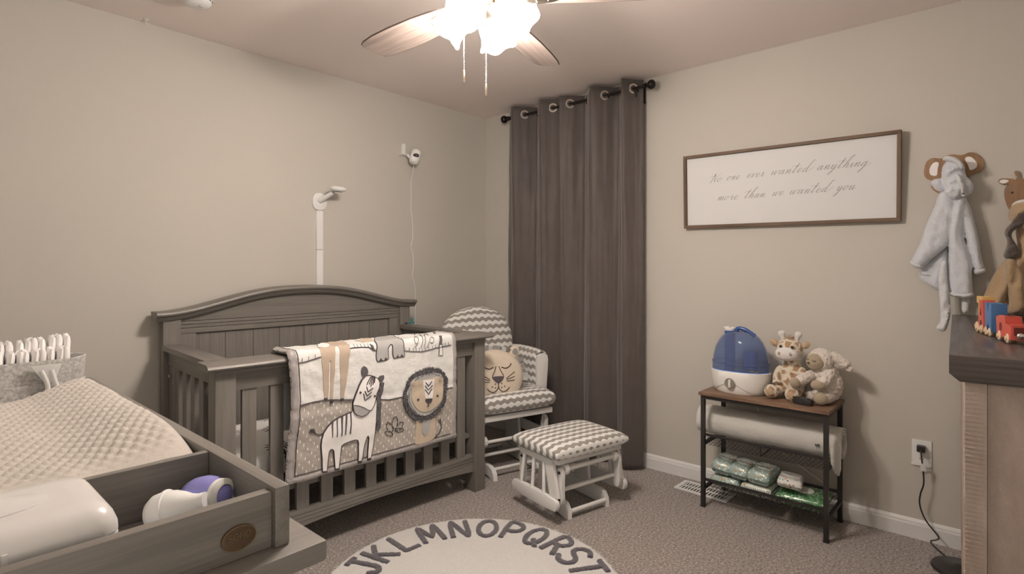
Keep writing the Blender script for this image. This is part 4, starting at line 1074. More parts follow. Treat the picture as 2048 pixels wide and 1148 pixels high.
for k, dg in enumerate((-158, -68, 22, 112)):
    an = math.radians(dg); tilt = math.radians(134)
    Mx = Rz(an) @ T(.068, 0, zf(2.150)) @ Ry(tilt)
    g = obj('glass_shade', shade_mesh(), M['shade'], fan, 60); g.matrix_local = Mx
    sm = g.modifiers.new('s', 'SOLIDIFY'); sm.thickness = .003
    obj('fitter_cup', MB().lathe([(0, -.016), (.018, -.016), (.024, -.010), (.0255, .006), (.0235, .008), (.0, .008)], 24, Mx), M['brass'], fan, 40)
    obj('lamp_arm', MB().tube(spline([tuple(Rz(an) @ Vector(p)) for p in ((.040, 0, zf(2.140)), (.055, 0, zf(2.158)), (.066, 0, zf(2.158)), (.072, 0, zf(2.147)))], 5), .007, 8), M['brass'], fan)
    lt = bpy.data.lights.new('bulb', 'POINT'); lt.energy = BULB_W; lt.color = LIGHT_COL; lt.shadow_soft_size = .028
    lo = bpy.data.objects.new('bulb', lt); COL.objects.link(lo); lo.parent = fan
    lo.matrix_local = Mx @ T(0, 0, .105)
for (x, y, zb, zt) in ((-.049, .043, 1.885, 2.11), (.003, -.012, 1.84, 2.068)):
    c = obj('pull_chain', MB().tube([(x, y, zf(zt)), (x, y, zf(zb + .045))], .0012, 6), M['chrome'], fan)
    n = int((zt - zb - .045) / .0058); mb = MB()
    for i in range(n): mb.ball((x, y, zf(zb + .045 + i * .0058)), .0021, 6, 4)
    be = obj('chain_beads', mb, M['chrome'], c); be['kind'] = 'stuff'
    obj('chain_weight', MB().lathe([(0, zf(zb)), (.004, zf(zb + .001)), (.0055, zf(zb + .012)), (.0045, zf(zb + .036)), (.0025, zf(zb + .046)), (0, zf(zb + .047))], 14, T(x, y, 0)), M['brass'], c, 50)

# ------------------------------------------------------------------ smoke detector and little ceiling hook
sd = thing('smoke_detector', 'white round smoke detector on the ceiling near the left wall', 'smoke detector', (-2.29, -.50, H))
obj('detector_base', MB().lathe([(0, 0), (.066, 0), (.066, -.012), (.060, -.016), (0, -.016)], 36), M['white_plastic'], sd, 40)
obj('detector_body', MB().lathe([(.052, -.0165), (.058, -.022), (.058, -.034), (.050, -.046), (.030, -.053), (0, -.054)], 36), M['white_plastic'], sd, 40)
for k in range(14):
    a = 2 * PI * k / 14; obj('vent_slot', MB().box((.0585 * math.cos(a), .0585 * math.sin(a), -.028), (.002, .012, .006), rot=Rz(a)), M['ink'], sd)
obj('test_button', MB().lathe([(0, -.0535), (.010, -.0535), (.009, -.057), (0, -.057)], 16, T(.015, -.01, 0)), plain('pale_button', seen(180, 168, 156), .4), sd)
o = obj('ceiling_hook', MB().lathe([(0, 0), (.011, 0), (.010, -.003), (0, -.004)], 14).tube(spline([(0, 0, -.003), (0, 0, -.012), (.008, 0, -.018), (.014, 0, -.012)], 5), .002, 6), M['trim']); o.location = (-2.358, -.045, H)
tag(o, 'tiny white hook on the ceiling just above the left wall', 'hook')

# ------------------------------------------------------------------ the two baby cameras on the left wall
bc = thing('baby_monitor', 'white baby monitor with a round head on an angled arm, above the crib headboard', 'camera', (-1.440, 0, 1.652))
obj('wall_plate', MB().prism(round_poly([(-.046, -.052), (.046, -.052), (.046, .052), (-.046, .052)], 3), lambda a, b, d: Vector((a, -d, b)), 0, .014, .004), M['white_plastic'], bc, 40)
obj('camera_arm', MB().tube([(.0, -.012, .008), (.02, -.060, .030), (.038, -.100, .052)], [.018, .014, .012], 14), M['white_plastic'], bc, 50)
hd = obj('camera_head', MB().lathe([(0, .017), (.025, .0165), (.043, .010), (.048, 0), (.043, -.010), (.030, -.0145), (0, -.015)], 32, T(.055, -.125, .072) @ Rx(.16)), M['white_plastic'], bc, 50)
obj('lens', MB().lathe([(0, -.0152), (.027, -.0152), (.025, -.0175), (0, -.0185)], 28, T(.055, -.125, .072) @ Rx(.16)), M['black'], hd, 40)
o = thing('cable_cover', 'white plastic cable raceway running from the round baby monitor down behind the headboard', 'cable cover', (-1.440, 0, 0))
obj('raceway', MB().span(-.021, .021, -.014, 0, .62, 1.36, .003), M['white_plastic'], o); obj('raceway', MB().span(-.021, .021, -.014, 0, 1.362, 1.598, .003), M['white_plastic'], o)
wc = thing('security_camera', 'small white capsule-shaped camera on a shelf bracket, higher and further right than the round monitor', 'camera', (-.812, 0, 2.035))
obj('bracket', MB().span(-.014, .014, -.012, 0, -.006, .072, .004).span(-.042, .020, -.050, 0, -.012, -.006, .002), M['white_plastic'], wc)
obj('swivel', MB().tube([(.004, -.04, -.008), (.018, -.055, -.03)], .007, 10), M['white_plastic'], wc)
Mc = T(.046, -.075, -.022) @ Ry(.42) @ Rx(-.12)
bd2 = obj('camera_body', MB().lathe([(0, -.052), (.018, -.051), (.030, -.044), (.034, -.030), (.036, .03), (.032, .046), (.020, .054), (0, .056)], 30, Mc), M['white_plastic'], wc, 50)
dirn = Mc.to_3x3() @ Vector((-.45, -.89, .0)).normalized()
Ml = T(*(Vector(Mc.translation) + Mc.to_3x3() @ Vector((-.45, -.89, -.10)).normalized() * .0335)) @ Matrix.Rotation(0, 4, 'Z') @ dirn.to_track_quat('Z', 'Y').to_matrix().to_4x4()
le = obj('lens', MB().lathe([(0, -.004), (.021, -.004), (.019, .002), (.008, .003), (0, .001)], 26, Ml, 1, .72), M['black'], bd2, 40)
obj('lens_glass', MB().lathe([(0, .002), (.008, .0025), (.007, .004), (0, .005)], 18, Ml), plain('lens_glass', seen(90, 84, 82), .08), bd2, 40)
pts = [(-.766, -.06, 1.955), (-.757, -.03, 1.90), (-.752, -.012, 1.83), (-.748, -.010, 1.73), (-.752, -.010, 1.66), (-.742, -.010, 1.60), (-.736, -.010, 1.48), (-.748, -.010, 1.41), (-.752, -.012, 1.395), (-.733, -.010, 1.33), (-.730, -.010, 1.25), (-.738, -.010, 1.20), (-.722, -.010, 1.14), (-.716, -.012, 1.06), (-.716, -.012, .85), (-.72, -.012, .35)]
obj('cord', MB().tube(spline([(a + .812, b, c - 2.035) for a, b, c in pts], 6), .0028, 6), M['white_plastic'], wc)

# ------------------------------------------------------------------ curtain on its rod over the window
RX_, RZ_ = -.105, 2.362
rod = thing('curtain_rod', 'black curtain rod with ball finials above the dark curtain', 'curtain rod', (RX_, -.905, RZ_))
obj('rod', MB().tube([(0, .555, 0), (0, -.555, 0)], .0085, 12), M['dark_metal'], rod)
for s in (-1, 1):
    Mf = T(0, s * .555, 0) @ Rx(-s * PI / 2)
    obj('finial', MB().lathe([(0, -.01), (.012, -.008), (.012, .004), (.017, .008), (.017, .014), (.009, .018), (.010, .026), (.020, .030), (.027, .040), (.029, .050), (.026, .062), (.016, .070), (0, .073)], 24, Mf), M['dark_metal'], rod, 50)
    obj('wall_bracket', MB().span(.085, .105, s * .500 - .012, s * .500 + .012, -.075, .02, .003).box((.045, s * .500, -.012), (.10, .010, .012), .002).tube([(0, s * .500, -.018), (0, s * .500, -.055)], .004, 8), M['dark_metal'], rod)
t = NT('dark_blackout_cloth'); v = t.coord('Object'); t.base(t.mix(t.noise(v, 8.0), seen(70, 59, 53), seen(82, 70, 63))); t.set(Roughness=.55, Sheen_Weight=.25, Specular_IOR_Level=.35)
t.bump(t.math('ADD', t.noise(t.coord('Object', (40, 40, 12)), 1.0, 3.0), t.math('MULTIPLY', t.noise(v, 900.0), .2)), .18, .006); M['curtain'] = t.m
def panel(name, ys, label, sgn, seed, ztop, edge0, edge1):
    """ys: rod crossings; the cloth swings to alternate sides of the rod between them"""
    ct = thing(name, label, 'curtain', (RX_, (ys[0] + ys[-1]) / 2, 0), 0, None)
    oy = (ys[0] + ys[-1]) / 2
    ctrl = [(sgn * -.045, edge0)]
    for i, y in enumerate(ys):
        ctrl.append((0, y))
        if i < len(ys) - 1: ctrl.append((sgn * (.062 if i % 2 == 0 else -.062), (y + ys[i + 1]) / 2))
    ctrl.append((sgn * (.045 if len(ys) % 2 else -.045), edge1))
    path = spline([(a, b - oy, 0) for a, b in ctrl], 10)
    n = len(path) - 1; nz = 60
    def f(a, b):
        i = min(n - 1, int(a * n)); u = a * n - i; p = path[i].lerp(path[i + 1], u)
        z = .012 + (ztop - .012) * b; dwn = 1 - b
        amp = 1.0 + .12 * dwn * math.sin(a * 9 + seed) - (.30 * min(1, dwn * 2.2))
        x = p.x * amp + .016 * noise.noise(Vector((a * 7 + seed, dwn * 1.6, 0))) * dwn + .004 * noise.noise(Vector((a * 30, dwn * 9, seed)))
        y = p.y * (1 + .012 * dwn) + .024 * noise.noise(Vector((a * 5, dwn * 1.3, seed + 4))) * dwn
        return Vector((max(-.13, min(.090, x)), y, z))
    mb = MB(); mb.grid(n * 2, nz, f); o = obj('cloth', mb, M['curtain'], ct, 80)
    sm = o.modifiers.new('s', 'SOLIDIFY'); sm.thickness = .0022; sm.offset = 0
    for i, y in enumerate(ys):
        j = (1 + 2 * i) * 10; tan = (path[min(n, j + 2)] - path[max(0, j - 2)]).normalized(); nrm = Vector((tan.y, -tan.x, 0))
        Mg = T(path[j].x, path[j].y, RZ_) @ nrm.to_track_quat('Z', 'Y').to_matrix().to_4x4()
        mb = MB(); mb.lathe([(.0205, -.004), (.031, -.004), (.033, 0), (.031, .004), (.0205, .004), (.019, 0), (.0205, -.004)], 28, Mg); obj('grommet', mb, M['chrome'], ct, 50)
    # woven side hem
    hm = MB(); hm.grid(3, nz, lambda a, b: f(.0 + .016 * a, b) + Vector((-.003, .0005, 0))); obj('side_hem', hm, M['curtain'], ct, 80)
    return ct
panel('curtain', [-.372, -.502, -.628, -.760], 'left panel of the dark taupe grommet curtain, next to the room corner', -1, 1.0, 2.418, -.318, -.885)
panel('curtain', [-.905, -1.045, -1.18, -1.30, -1.385], 'right panel of the dark taupe grommet curtain, next to the bare wall', 1, 5.0, 2.418, -.850, -1.432)

# ------------------------------------------------------------------ framed sign
sg = thing('framed_sign', 'wide white sign with handwritten script in a thin brown wood frame on the right wall', 'sign', (-.024, -2.2165, 1.691))
sg.rotation_euler = (math.radians(.75), math.radians(-3.2), 0)
# local: a to the viewer's right (= -y), b up, depth towards the room (= -x)
SF = lambda a, b, d: Vector((-d, -a, b))
SW, SH = 1.062, .424
M['frame_y'] = wood('rustic_frame_wood_y', seen(96, 72, 54), 'y', .28, .6); M['frame_z'] = wood('rustic_frame_wood_z', seen(96, 72, 54), 'z', .28, .6)
fr = .0165
for nm, a0, a1, b0, b1, m in (('frame_rail', -SW / 2, SW / 2, SH / 2 - fr, SH / 2, 'frame_y'), ('frame_rail', -SW / 2, SW / 2, -SH / 2, -SH / 2 + fr, 'frame_y'),
                              ('frame_stile', -SW / 2, -SW / 2 + fr, -SH / 2 + fr + .0005, SH / 2 - fr - .0005, 'frame_z'), ('frame_stile', SW / 2 - fr, SW / 2, -SH / 2 + fr + .0005, SH / 2 - fr - .0005, 'frame_z')):
    obj(nm, MB().span(-.022, .016, -a0, -a1, b0, b1, .0015), M[m], sg)
pn = obj('sign_panel', MB().span(-.006, .004, SW / 2 - fr - .001, -SW / 2 + fr + .001, -SH / 2 + fr + .001, SH / 2 - fr - .001), plain('sign_white', seen(200, 187, 177), .6), sg)
# script alphabet: strokes in a slanted box, x-height 1; second value = advance
e_ = [(0, .35), (.45, .62), (.50, .88), (.30, 1), (.08, .72), (.04, .35), (.18, .04), (.42, .05), (.75, .38)]
o_ = [(.38, .98), (.12, .82), (.0, .42), (.12, .05), (.36, .06), (.52, .45), (.46, .85), (.38, .98), (.58, .80), (.85, .82)]
n_ = [(0, .45), (.12, .95), (.10, .02)]
SC = {'o': ([o_], .95), 'e': ([e_], .85),
      'n': ([[(0, .5), (.14, .98), (.12, 0)], [(.12, .1), (.30, .75), (.50, 1), (.52, .7), (.50, .12), (.62, .02), (.95, .45)]], 1.0),
      'm': ([[(0, .5), (.14, .98), (.12, 0)], [(.12, .1), (.30, .75), (.44, 1), (.48, .7), (.46, 0)], [(.46, .1), (.66, .8), (.80, 1), (.84, .7), (.82, .12), (.94, .02), (1.2, .45)]], 1.3),
      'u': ([[(0, .6), (.08, 1), (.06, .2), (.20, .0), (.42, .35), (.54, 1)], [(.54, 1), (.50, .2), (.62, .0), (.95, .42)]], 1.0),
      'v': ([[(0, .7), (.12, 1), (.16, 0), (.42, .55), (.50, .98), (.85, .86)]], .9),
      'w': ([[(0, .6), (.08, 1), (.06, .2), (.20, .0), (.42, .4), (.52, 1)], [(.52, 1), (.50, .2), (.62, .0), (.86, .5), (.92, 1), (1.2, .84)]], 1.25),
      'r': ([[(0, .4), (.18, .85), (.22, 1.12), (.34, .92), (.36, .3), (.46, .02), (.80, .40)]], .85),
      'a': ([[(.52, .85), (.34, 1), (.10, .75), (.0, .3), (.12, .02), (.32, .25), (.54, 1)], [(.54, 1), (.50, .18), (.62, 0), (.95, .42)]], 1.0),
      't': ([[(0, .4), (.25, 1.2), (.30, 2.3)], [(.30, 2.3), (.18, 1.2), (.10, .25), (.22, 0), (.55, .4)], [(-.55, 1.55), (-.1, 1.72), (.35, 1.55), (.75, 1.62)]], .75),
      'd': ([[(.46, .85), (.30, 1), (.08, .75), (.0, .3), (.12, .02), (.32, .25), (.50, .9)], [(.95, 2.55), (.78, 2.75), (.58, 2.2), (.46, 1.2), (.46, .25), (.60, 0), (.95, .45), (1.35, 1.1)]], 1.05),
      'h': ([[(0, .4), (.40, 1.5), (.66, 2.6), (.52, 2.75), (.30, 2.2), (.14, 1.0), (.08, 0)], [(.08, .1), (.28, .75), (.48, 1), (.52, .7), (.50, .12), (.62, .02), (.95, .45)]], 1.0),
      'i': ([[(0, .4), (.14, .98), (.12, .2), (.22, 0), (.5, .42)], [(.28, 1.45), (.30, 1.52)]], .55),
      'y': ([[(0, .6), (.08, 1), (.06, .2), (.20, .0), (.42, .35), (.54, 1)], [(.54, 1), (.48, 0), (.36, -.9), (.16, -1.3), (.02, -1.15), (.22, -.7), (.60, -.1), (.95, .42)]], 1.0),
      'g': ([[(.52, .85), (.34, 1), (.10, .75), (.0, .3), (.12, .02), (.32, .25), (.54, 1)], [(.54, 1), (.48, 0), (.36, -.9), (.16, -1.3), (.02, -1.15), (.22, -.7), (.60, -.1), (1.2, .6)]], 1.0),
      'N': ([[(-.55, 1.2), (-.35, 1.6), (-.05, 1.55), (.15, 2.2)], [(.15, 2.2), (.12, 1.0), (.02, -.15)], [(.15, 2.2), (.42, 1.2), (.72, 0)], [(.72, 0), (.78, .9), (.92, 1.9), (1.1, 2.2)]], 1.15)}
def script(word, y0, y1, z0, mb, xh=.021, slant=.62):
    """write word between wall positions y0..y1 (metres along the wall) on baseline z0"""
    tot = sum(SC[c][1] for c in word); sc = (y0 - y1) / (tot + .25); x = 0
    for c in word:
        ss, adv = SC[c]
        for s_ in ss:
            P = [(p.x, p.y) for p in spline([((x + a) * sc + slant * b * xh, b * xh, 0) for a, b in s_], 5)]
            W = []
            for i in range(len(P)):
                dy = P[min(i + 1, len(P) - 1)][1] - P[max(0, i - 1)][1]; dx = P[min(i + 1, len(P) - 1)][0] - P[max(0, i - 1)][0]
                W.append(.0010 + .0020 * max(0, -dy) / (math.hypot(dx, dy) + 1e-9) ** 1)
            ribbon(mb, [(-(y0 + 2.2165) + a, z0 - 1.691 + b) for a, b in P], W, lambda a, b, o: SF(a, b, .0062 + max(0, o)), .0002, 1.0)
        x += adv
M['sign_ink'] = plain('warm_grey_ink', seen(122, 110, 102), .8)
for word, y0, y1, z in (('No', -1.842, -1.915, 1.738), ('one', -1.934, -2.012, 1.742), ('ever', -2.044, -2.142, 1.745), ('wanted', -2.170, -2.366, 1.749), ('anything', -2.392, -2.622, 1.752),
                        ('more', -1.880, -2.004, 1.632), ('than', -2.030, -2.148, 1.634), ('we', -2.175, -2.240, 1.637), ('wanted', -2.262, -2.452, 1.639), ('you', -2.480, -2.566, 1.642)):
    mb = MB(); script(word, y0, y1, z, mb); obj('handwritten_word', mb, M['sign_ink'], pn, 0)

# ------------------------------------------------------------------ animal hooks and little robes
RB = {
'ELEPH':[(-2.83,1.685),(-2.834,1.725),(-2.845,1.747),(-2.861,1.754),(-2.88,1.751),(-2.895,1.743),(-2.908,1.755),(-2.926,1.761),(-2.948,1.758),(-2.966,1.749),(-2.981,1.759),(-2.999,1.763),(-3.019,1.752),(-3.037,1.727),(-3.043,1.699),(-3.037,1.677),(-3.019,1.668),(-2.987,1.66),(-2.981,1.611),(-2.963,1.582),(-2.939,1.568),(-2.905,1.575),(-2.88,1.593),(-2.861,1.61),(-2.856,1.627),(-2.867,1.653),(-2.848,1.656),(-2.835,1.669)],
'EINL':[(-2.888,1.731),(-2.871,1.735),(-2.857,1.721),(-2.85,1.698),(-2.854,1.677),(-2.865,1.672),(-2.88,1.67),(-2.881,1.702)],
'EINR':[(-2.974,1.737),(-2.99,1.745),(-3.005,1.735),(-3.018,1.712),(-3.019,1.695),(-3.008,1.685),(-2.993,1.681),(-2.989,1.705)],
'HOOD':[(-2.908,1.734),(-2.929,1.743),(-2.953,1.729),(-2.971,1.709),(-2.98,1.682),(-2.983,1.655),(-3.001,1.626),(-3.009,1.603),(-3.001,1.577),(-2.986,1.56),(-2.965,1.554),(-2.941,1.548),(-2.923,1.569),(-2.911,1.605),(-2.899,1.645),(-2.899,1.683),(-2.905,1.71),(-2.917,1.718)],
'HEAR':[(-2.857,1.636),(-2.872,1.649),(-2.9,1.652),(-2.908,1.627),(-2.915,1.591),(-2.891,1.588),(-2.872,1.607)],
'TRUNK':[(-2.948,1.654),(-2.96,1.66),(-2.972,1.64),(-2.983,1.613),(-2.985,1.583),(-2.982,1.559),(-2.97,1.558),(-2.969,1.592),(-2.957,1.615)],
'SLL':[(-2.883,1.59),(-2.917,1.587),(-2.92,1.55),(-2.908,1.504),(-2.917,1.45),(-2.926,1.403),(-2.925,1.361),(-2.902,1.327),(-2.871,1.3),(-2.833,1.249),(-2.804,1.255),(-2.783,1.269),(-2.791,1.297),(-2.82,1.356),(-2.843,1.454),(-2.871,1.515)],
'SLR':[(-2.983,1.56),(-2.992,1.544),(-3.004,1.498),(-3.018,1.426),(-3.029,1.366),(-3.035,1.298),(-3.049,1.242),(-3.035,1.229),(-3.018,1.223),(-3.009,1.249),(-3.001,1.302),(-2.995,1.34),(-2.986,1.446),(-2.983,1.499)],
'BODY':[(-2.919,1.578),(-2.943,1.553),(-2.984,1.557),(-2.987,1.497),(-2.981,1.445),(-2.973,1.393),(-2.984,1.351),(-2.996,1.306),(-3.005,1.261),(-3.003,1.205),(-3.01,1.134),(-2.996,1.124),(-2.955,1.125),(-2.928,1.135),(-2.922,1.204),(-2.921,1.28),(-2.925,1.345),(-2.927,1.41),(-2.922,1.486)],
'BACK':[(-2.924,1.354),(-2.922,1.249),(-2.925,1.145),(-2.889,1.148),(-2.845,1.178),(-2.812,1.205),(-2.817,1.233),(-2.87,1.3),(-2.901,1.331)],
'BELT':[(-2.893,1.261),(-2.907,1.288),(-2.919,1.284),(-2.922,1.215),(-2.926,1.162),(-2.935,1.063),(-2.925,1.009),(-2.913,0.968),(-2.882,0.983),(-2.885,0.998),(-2.898,1.018),(-2.896,1.084),(-2.89,1.161),(-2.888,1.222)],
'BELT2':[(-2.968,1.127),(-2.996,1.128),(-2.996,1.087),(-2.99,1.054),(-2.965,1.055)],
'GIRA':[(-2.76,1.828)],
'GHEAD':[(-3.105,1.582),(-3.115,1.602),(-3.132,1.621),(-3.149,1.625),(-3.147,1.643),(-3.139,1.653),(-3.14,1.663),(-3.151,1.663),(-3.156,1.651),(-3.154,1.631),(-3.169,1.626),(-3.205,1.614),(-3.242,1.587),(-3.255,1.546),(-3.249,1.501),(-3.226,1.456),(-3.184,1.441),(-3.149,1.455),(-3.127,1.492),(-3.112,1.528)],
'GEAR':[(-3.086,1.626),(-3.094,1.636),(-3.109,1.635),(-3.127,1.627),(-3.118,1.614),(-3.105,1.607),(-3.092,1.615)],
'GEARI':[(-3.09,1.623),(-3.098,1.63),(-3.112,1.63),(-3.124,1.623),(-3.116,1.616),(-3.105,1.612),(-3.094,1.617)],
'GARC':[(-3.128,1.503),(-3.132,1.523),(-3.143,1.534),(-3.166,1.541),(-3.196,1.536),(-3.217,1.52),(-3.225,1.496),(-3.217,1.497),(-3.205,1.515),(-3.175,1.529),(-3.151,1.525),(-3.14,1.514),(-3.136,1.485)],
'GEYE':[(-3.133,1.572)],
'BMANE':[(-3.144,1.495),(-3.174,1.499),(-3.182,1.465),(-3.174,1.431),(-3.148,1.415),(-3.131,1.399),(-3.131,1.376),(-3.144,1.352),(-3.155,1.324),(-3.153,1.301),(-3.131,1.287),(-3.102,1.296),(-3.11,1.324),(-3.118,1.353),(-3.115,1.376),(-3.107,1.394),(-3.112,1.417),(-3.131,1.439),(-3.14,1.467)],
'BBODY':[(-3.153,1.51),(-3.208,1.5),(-3.241,1.452),(-3.257,1.351),(-3.289,1.239),(-3.32,1.123),(-3.216,1.011),(-3.144,1.035),(-3.094,1.073),(-3.038,1.118),(-3.056,1.178),(-3.079,1.237),(-3.099,1.279),(-3.131,1.302),(-3.149,1.342),(-3.144,1.388),(-3.136,1.447)]}

PW = lambda a, b, d: Vector((-d, a, b))
M['hook_wood'] = wood('walnut_hook', seen(128, 92, 62, 1.15), 'z', .18, .5); M['hook_white'] = plain('hook_white', seen(222, 212, 202), .5)
eh = thing('elephant_hook', 'wooden elephant head wall hook with white ears holding the pale blue robe', 'hook', (0, -2.94, 1.67))
off = Vector((0, 2.94, -1.67)); E = lambda a, b, d: PW(a, b, d) + off
obj('head_board', MB().prism(round_poly(RB['ELEPH'], 2), E, .001, .012, .002), M['hook_wood'], eh, 30)
for k in ('EINL', 'EINR'): obj('inner_ear', MB().prism(round_poly(RB[k], 2), E, .0121, .0135), M['hook_white'], eh, 30)
obj('peg', MB().tube([(-.012, 0, .035), (-.035, 0, .035), (-.042, 0, .05)], .008, 10), M['hook_wood'], eh)
obj('eye', MB().lathe([(0, 0), (.0045, 0), (.004, .002), (0, .0025)], 12, T(-.012, .040, .022) @ Ry(-PI / 2)), M['ink'], eh)
gh = thing('giraffe_hook', 'wooden giraffe head wall hook with a white mouth line holding the tan robe', 'hook', (0, -3.17, 1.55))
off2 = Vector((0, 3.17, -1.55)); G_ = lambda a, b, d: PW(a, b, d) + off2
RB['GEAR'][3:4] = [(-3.142, 1.630), (-3.140, 1.612)]
t = NT('giraffe_print'); v = t.coord('Object'); vo = t.new('ShaderNodeTexVoronoi', feature='F1'); t.link(v, vo.inputs['Vector']); vo.inputs['Scale'].default_value = 26.0
n = t.noise(t.coord('Object', (90, 90, 6)), 1.0, 3.0)
w_ = t.mix(n, seen(112, 78, 54), seen(146, 106, 74)); t.base(t.mix(t.math('LESS_THAN', vo.outputs['Distance'], .34), w_, t.mix(.25, w_, seen(112, 100, 94)))); t.set(Roughness=.5)
obj('head_board', MB().prism(round_poly(RB['GHEAD'], 2), G_, .001, .012, .002), t.m, gh, 30)
obj('ear', MB().prism(round_poly(RB['GEAR'], 1), G_, .001, .011, .002), M['hook_wood'], gh, 30); obj('inner_ear', MB().prism(round_poly(RB['GEARI'], 1), G_, .0111, .0125), M['hook_white'], gh, 30)
obj('mouth', MB().prism(round_poly(RB['GARC'], 2), G_, .0121, .0135), M['hook_white'], gh, 30)
obj('eye', MB().lathe([(0, 0), (.0045, 0), (.004, .002), (0, .0025)], 12, T(-.0121, -3.133 + 3.17, 1.572 - 1.55) @ Ry(-PI / 2)), M['ink'], gh)
obj('peg', MB().tube([(-.012, -.01, -.035), (-.04, -.01, -.035), (-.046, -.01, -.02)], .008, 10), M['hook_wood'], gh)

def terry(name, c):
    t = NT(name); v = t.coord('Object'); n = t.noise(v, 170.0, 4.0, .75); t.base(t.mix(n, tuple(x * .82 for x in c), tuple(min(.95, x * 1.1) for x in c)))
    t.set(Roughness=.95, Sheen_Weight=.6); t.bump(t.math('ADD', n, t.math('MULTIPLY', t.noise(v, 30.0), .8)), .55, .005); return t.m
M['blue_terry'] = terry('pale_blue_terry', (.75, .80, .90)); M['blue_terry2'] = terry('pale_blue_terry_trim', (.80, .84, .92)); M['tan_terry'] = terry('camel_terry', seen(166, 132, 97)); M['brown_fur'] = fuzzy('brown_mane_fleece', seen(84, 68, 60), fscale=220)
rb = thing('blue_robe', 'pale blue hooded baby bathrobe hanging from the elephant hook', 'robe', (0, -2.92, 1.6)); ofr = Vector((0, 2.92, -1.6))
# robe outlines were taken at x = -.06; each piece sits at its own depth
def cloth_piece(name, key, x0, front, back, R, m, parent, fold=None, res=.011, rr=1):
    P = round_poly(RB[key], rr) if isinstance(key, str) else key
    f = lambda a, b, d: PW(a, b, d + x0) + ofs
    return obj(name, inflate(MB(), round_poly(P, 1), f, front, back, R, min(res, .008), fold), m, parent, 80)
ofs = ofr
def folds(ax, ay, amp, fr, ph=0): return lambda a, b: 1.5 * amp * math.sin((a * ax + b * ay) * fr + ph + 2.5 * noise.noise(Vector((a * 14, b * 9, ph)))) + .009 * noise.noise(Vector((a * 38, b * 30, ph))) + .004 * noise.noise(Vector((a * 90, b * 90, ph)))
def sewn(name, parts, m, parent, voxel=.0042, amp=.0012):
    mb = MB()
    for P, x0, fr_, bk_, R, fd in parts:
        P = round_poly(RB[P] if isinstance(P, str) else P, 2); inflate(mb, P, lambda a, b, d, x0=x0: PW(a, b, d + x0) + ofs, fr_, bk_, R, .008, fd)
    bmesh.ops.recalc_face_normals(mb.b, faces=mb.b.faces)
    return obm(name, remeshed(mb, voxel, amp, 130.0, 2), m, parent, 80)
def creases(ax, ay, amp, fr, ph=0):
    def f(a, b):
        q = (a * ax + b * ay) * fr + ph + 2.2 * noise.noise(Vector((a * 12, b * 8, ph)))
        return amp * (1 - 2 * abs(math.sin(q / 2)) ** .7) * (.6 + .6 * noise.noise(Vector((a * 9, b * 9, ph + 3)))) + .007 * noise.noise(Vector((a * 40, b * 26, ph)))
    return f
SLL2 = [(-2.890, 1.600), (-2.945, 1.590), (-2.955, 1.550), (-2.945, 1.504), (-2.945, 1.45), (-2.940, 1.403), (-2.930, 1.361)] + RB['SLL'][7:]
SLR2 = [(-2.955, 1.575), (-2.992, 1.544)] + RB['SLR'][2:11] + [(-2.990, 1.34), (-2.970, 1.446), (-2.950, 1.52)]
BODY2 = [(-2.895, 1.590), (-2.943, 1.570), (-2.990, 1.565)] + RB['BODY'][3:17] + [(-2.915, 1.41), (-2.905, 1.486)]
sewn('robe_body', [('BACK', .034, .022, .018, .035, creases(1, .25, .007, 120, 1)), (BODY2, .062, .036, .034, .040, creases(1, .10, .011, 105, 0)),
                   (SLL2, .068, .034, .034, .040, creases(1, -.75, .010, 85, 2)), (SLR2, .052, .030, .034, .028, creases(1, .1, .008, 110, 3))], M['blue_terry'], rb)
cloth_piece('cuff', [(-2.783, 1.272), (-2.786, 1.289), (-2.812, 1.279), (-2.838, 1.264), (-2.838, 1.246), (-2.806, 1.250)], .074, .024, .024, .012, M['blue_terry2'], rb, None, .008)
cloth_piece('cuff', [(-3.008, 1.252), (-3.046, 1.256), (-3.052, 1.238), (-3.035, 1.226), (-3.016, 1.220), (-3.006, 1.236)], .054, .022, .022, .012, M['blue_terry2'], rb, None, .008)
cloth_piece('hem', [(-2.924, 1.152), (-2.965, 1.142), (-3.008, 1.152), (-3.012, 1.132), (-2.996, 1.121), (-2.955, 1.121), (-2.925, 1.132)], .068, .030, .028, .012, M['blue_terry2'], rb, None, .008)
cloth_piece('hem', [(-2.810, 1.236), (-2.850, 1.224), (-2.900, 1.226), (-2.900, 1.212), (-2.850, 1.208), (-2.812, 1.222)], .040, .018, .012, .010, M['blue_terry2'], rb, None, .008)
sewn('hood', [('HOOD', .078, .042, .045, .04, creases(.5, 1, .015, 130, 5)), ('HEAR', .075, .020, .015, .022, creases(1, .5, .006, 110, 1)),
              ([(-2.905, 1.60), (-2.935, 1.62), (-2.965, 1.60), (-2.975, 1.565), (-2.95, 1.545), (-2.915, 1.56)], .095, .034, .02, .03, creases(1, .6, .010, 150, 2)),
              ([(-2.985, 1.645), (-3.004, 1.625), (-3.013, 1.600), (-3.004, 1.572), (-2.985, 1.560), (-2.965, 1.60)], .088, .022, .02, .022, None)], M['blue_terry'], rb)
cloth_piece('trunk', 'TRUNK', .124, .018, .010, .012, M['blue_terry2'], rb, None, .008)
cloth_piece('top_fold', [(-2.905, 1.735), (-2.925, 1.742), (-2.955, 1.730), (-2.975, 1.705), (-2.985, 1.675), (-2.972, 1.672), (-2.955, 1.700), (-2.93, 1.715), (-2.908, 1.720)], .112, .018, .010, .012, M['blue_terry2'], rb, None, .008)
cloth_piece('belt', 'BELT', .088, .012, .010, .012, M['blue_terry2'], rb, folds(1, .4, .003, 120, 2), .009)
cloth_piece('belt', 'BELT2', .034, .010, .008, .010, M['blue_terry2'], rb, None, .009)
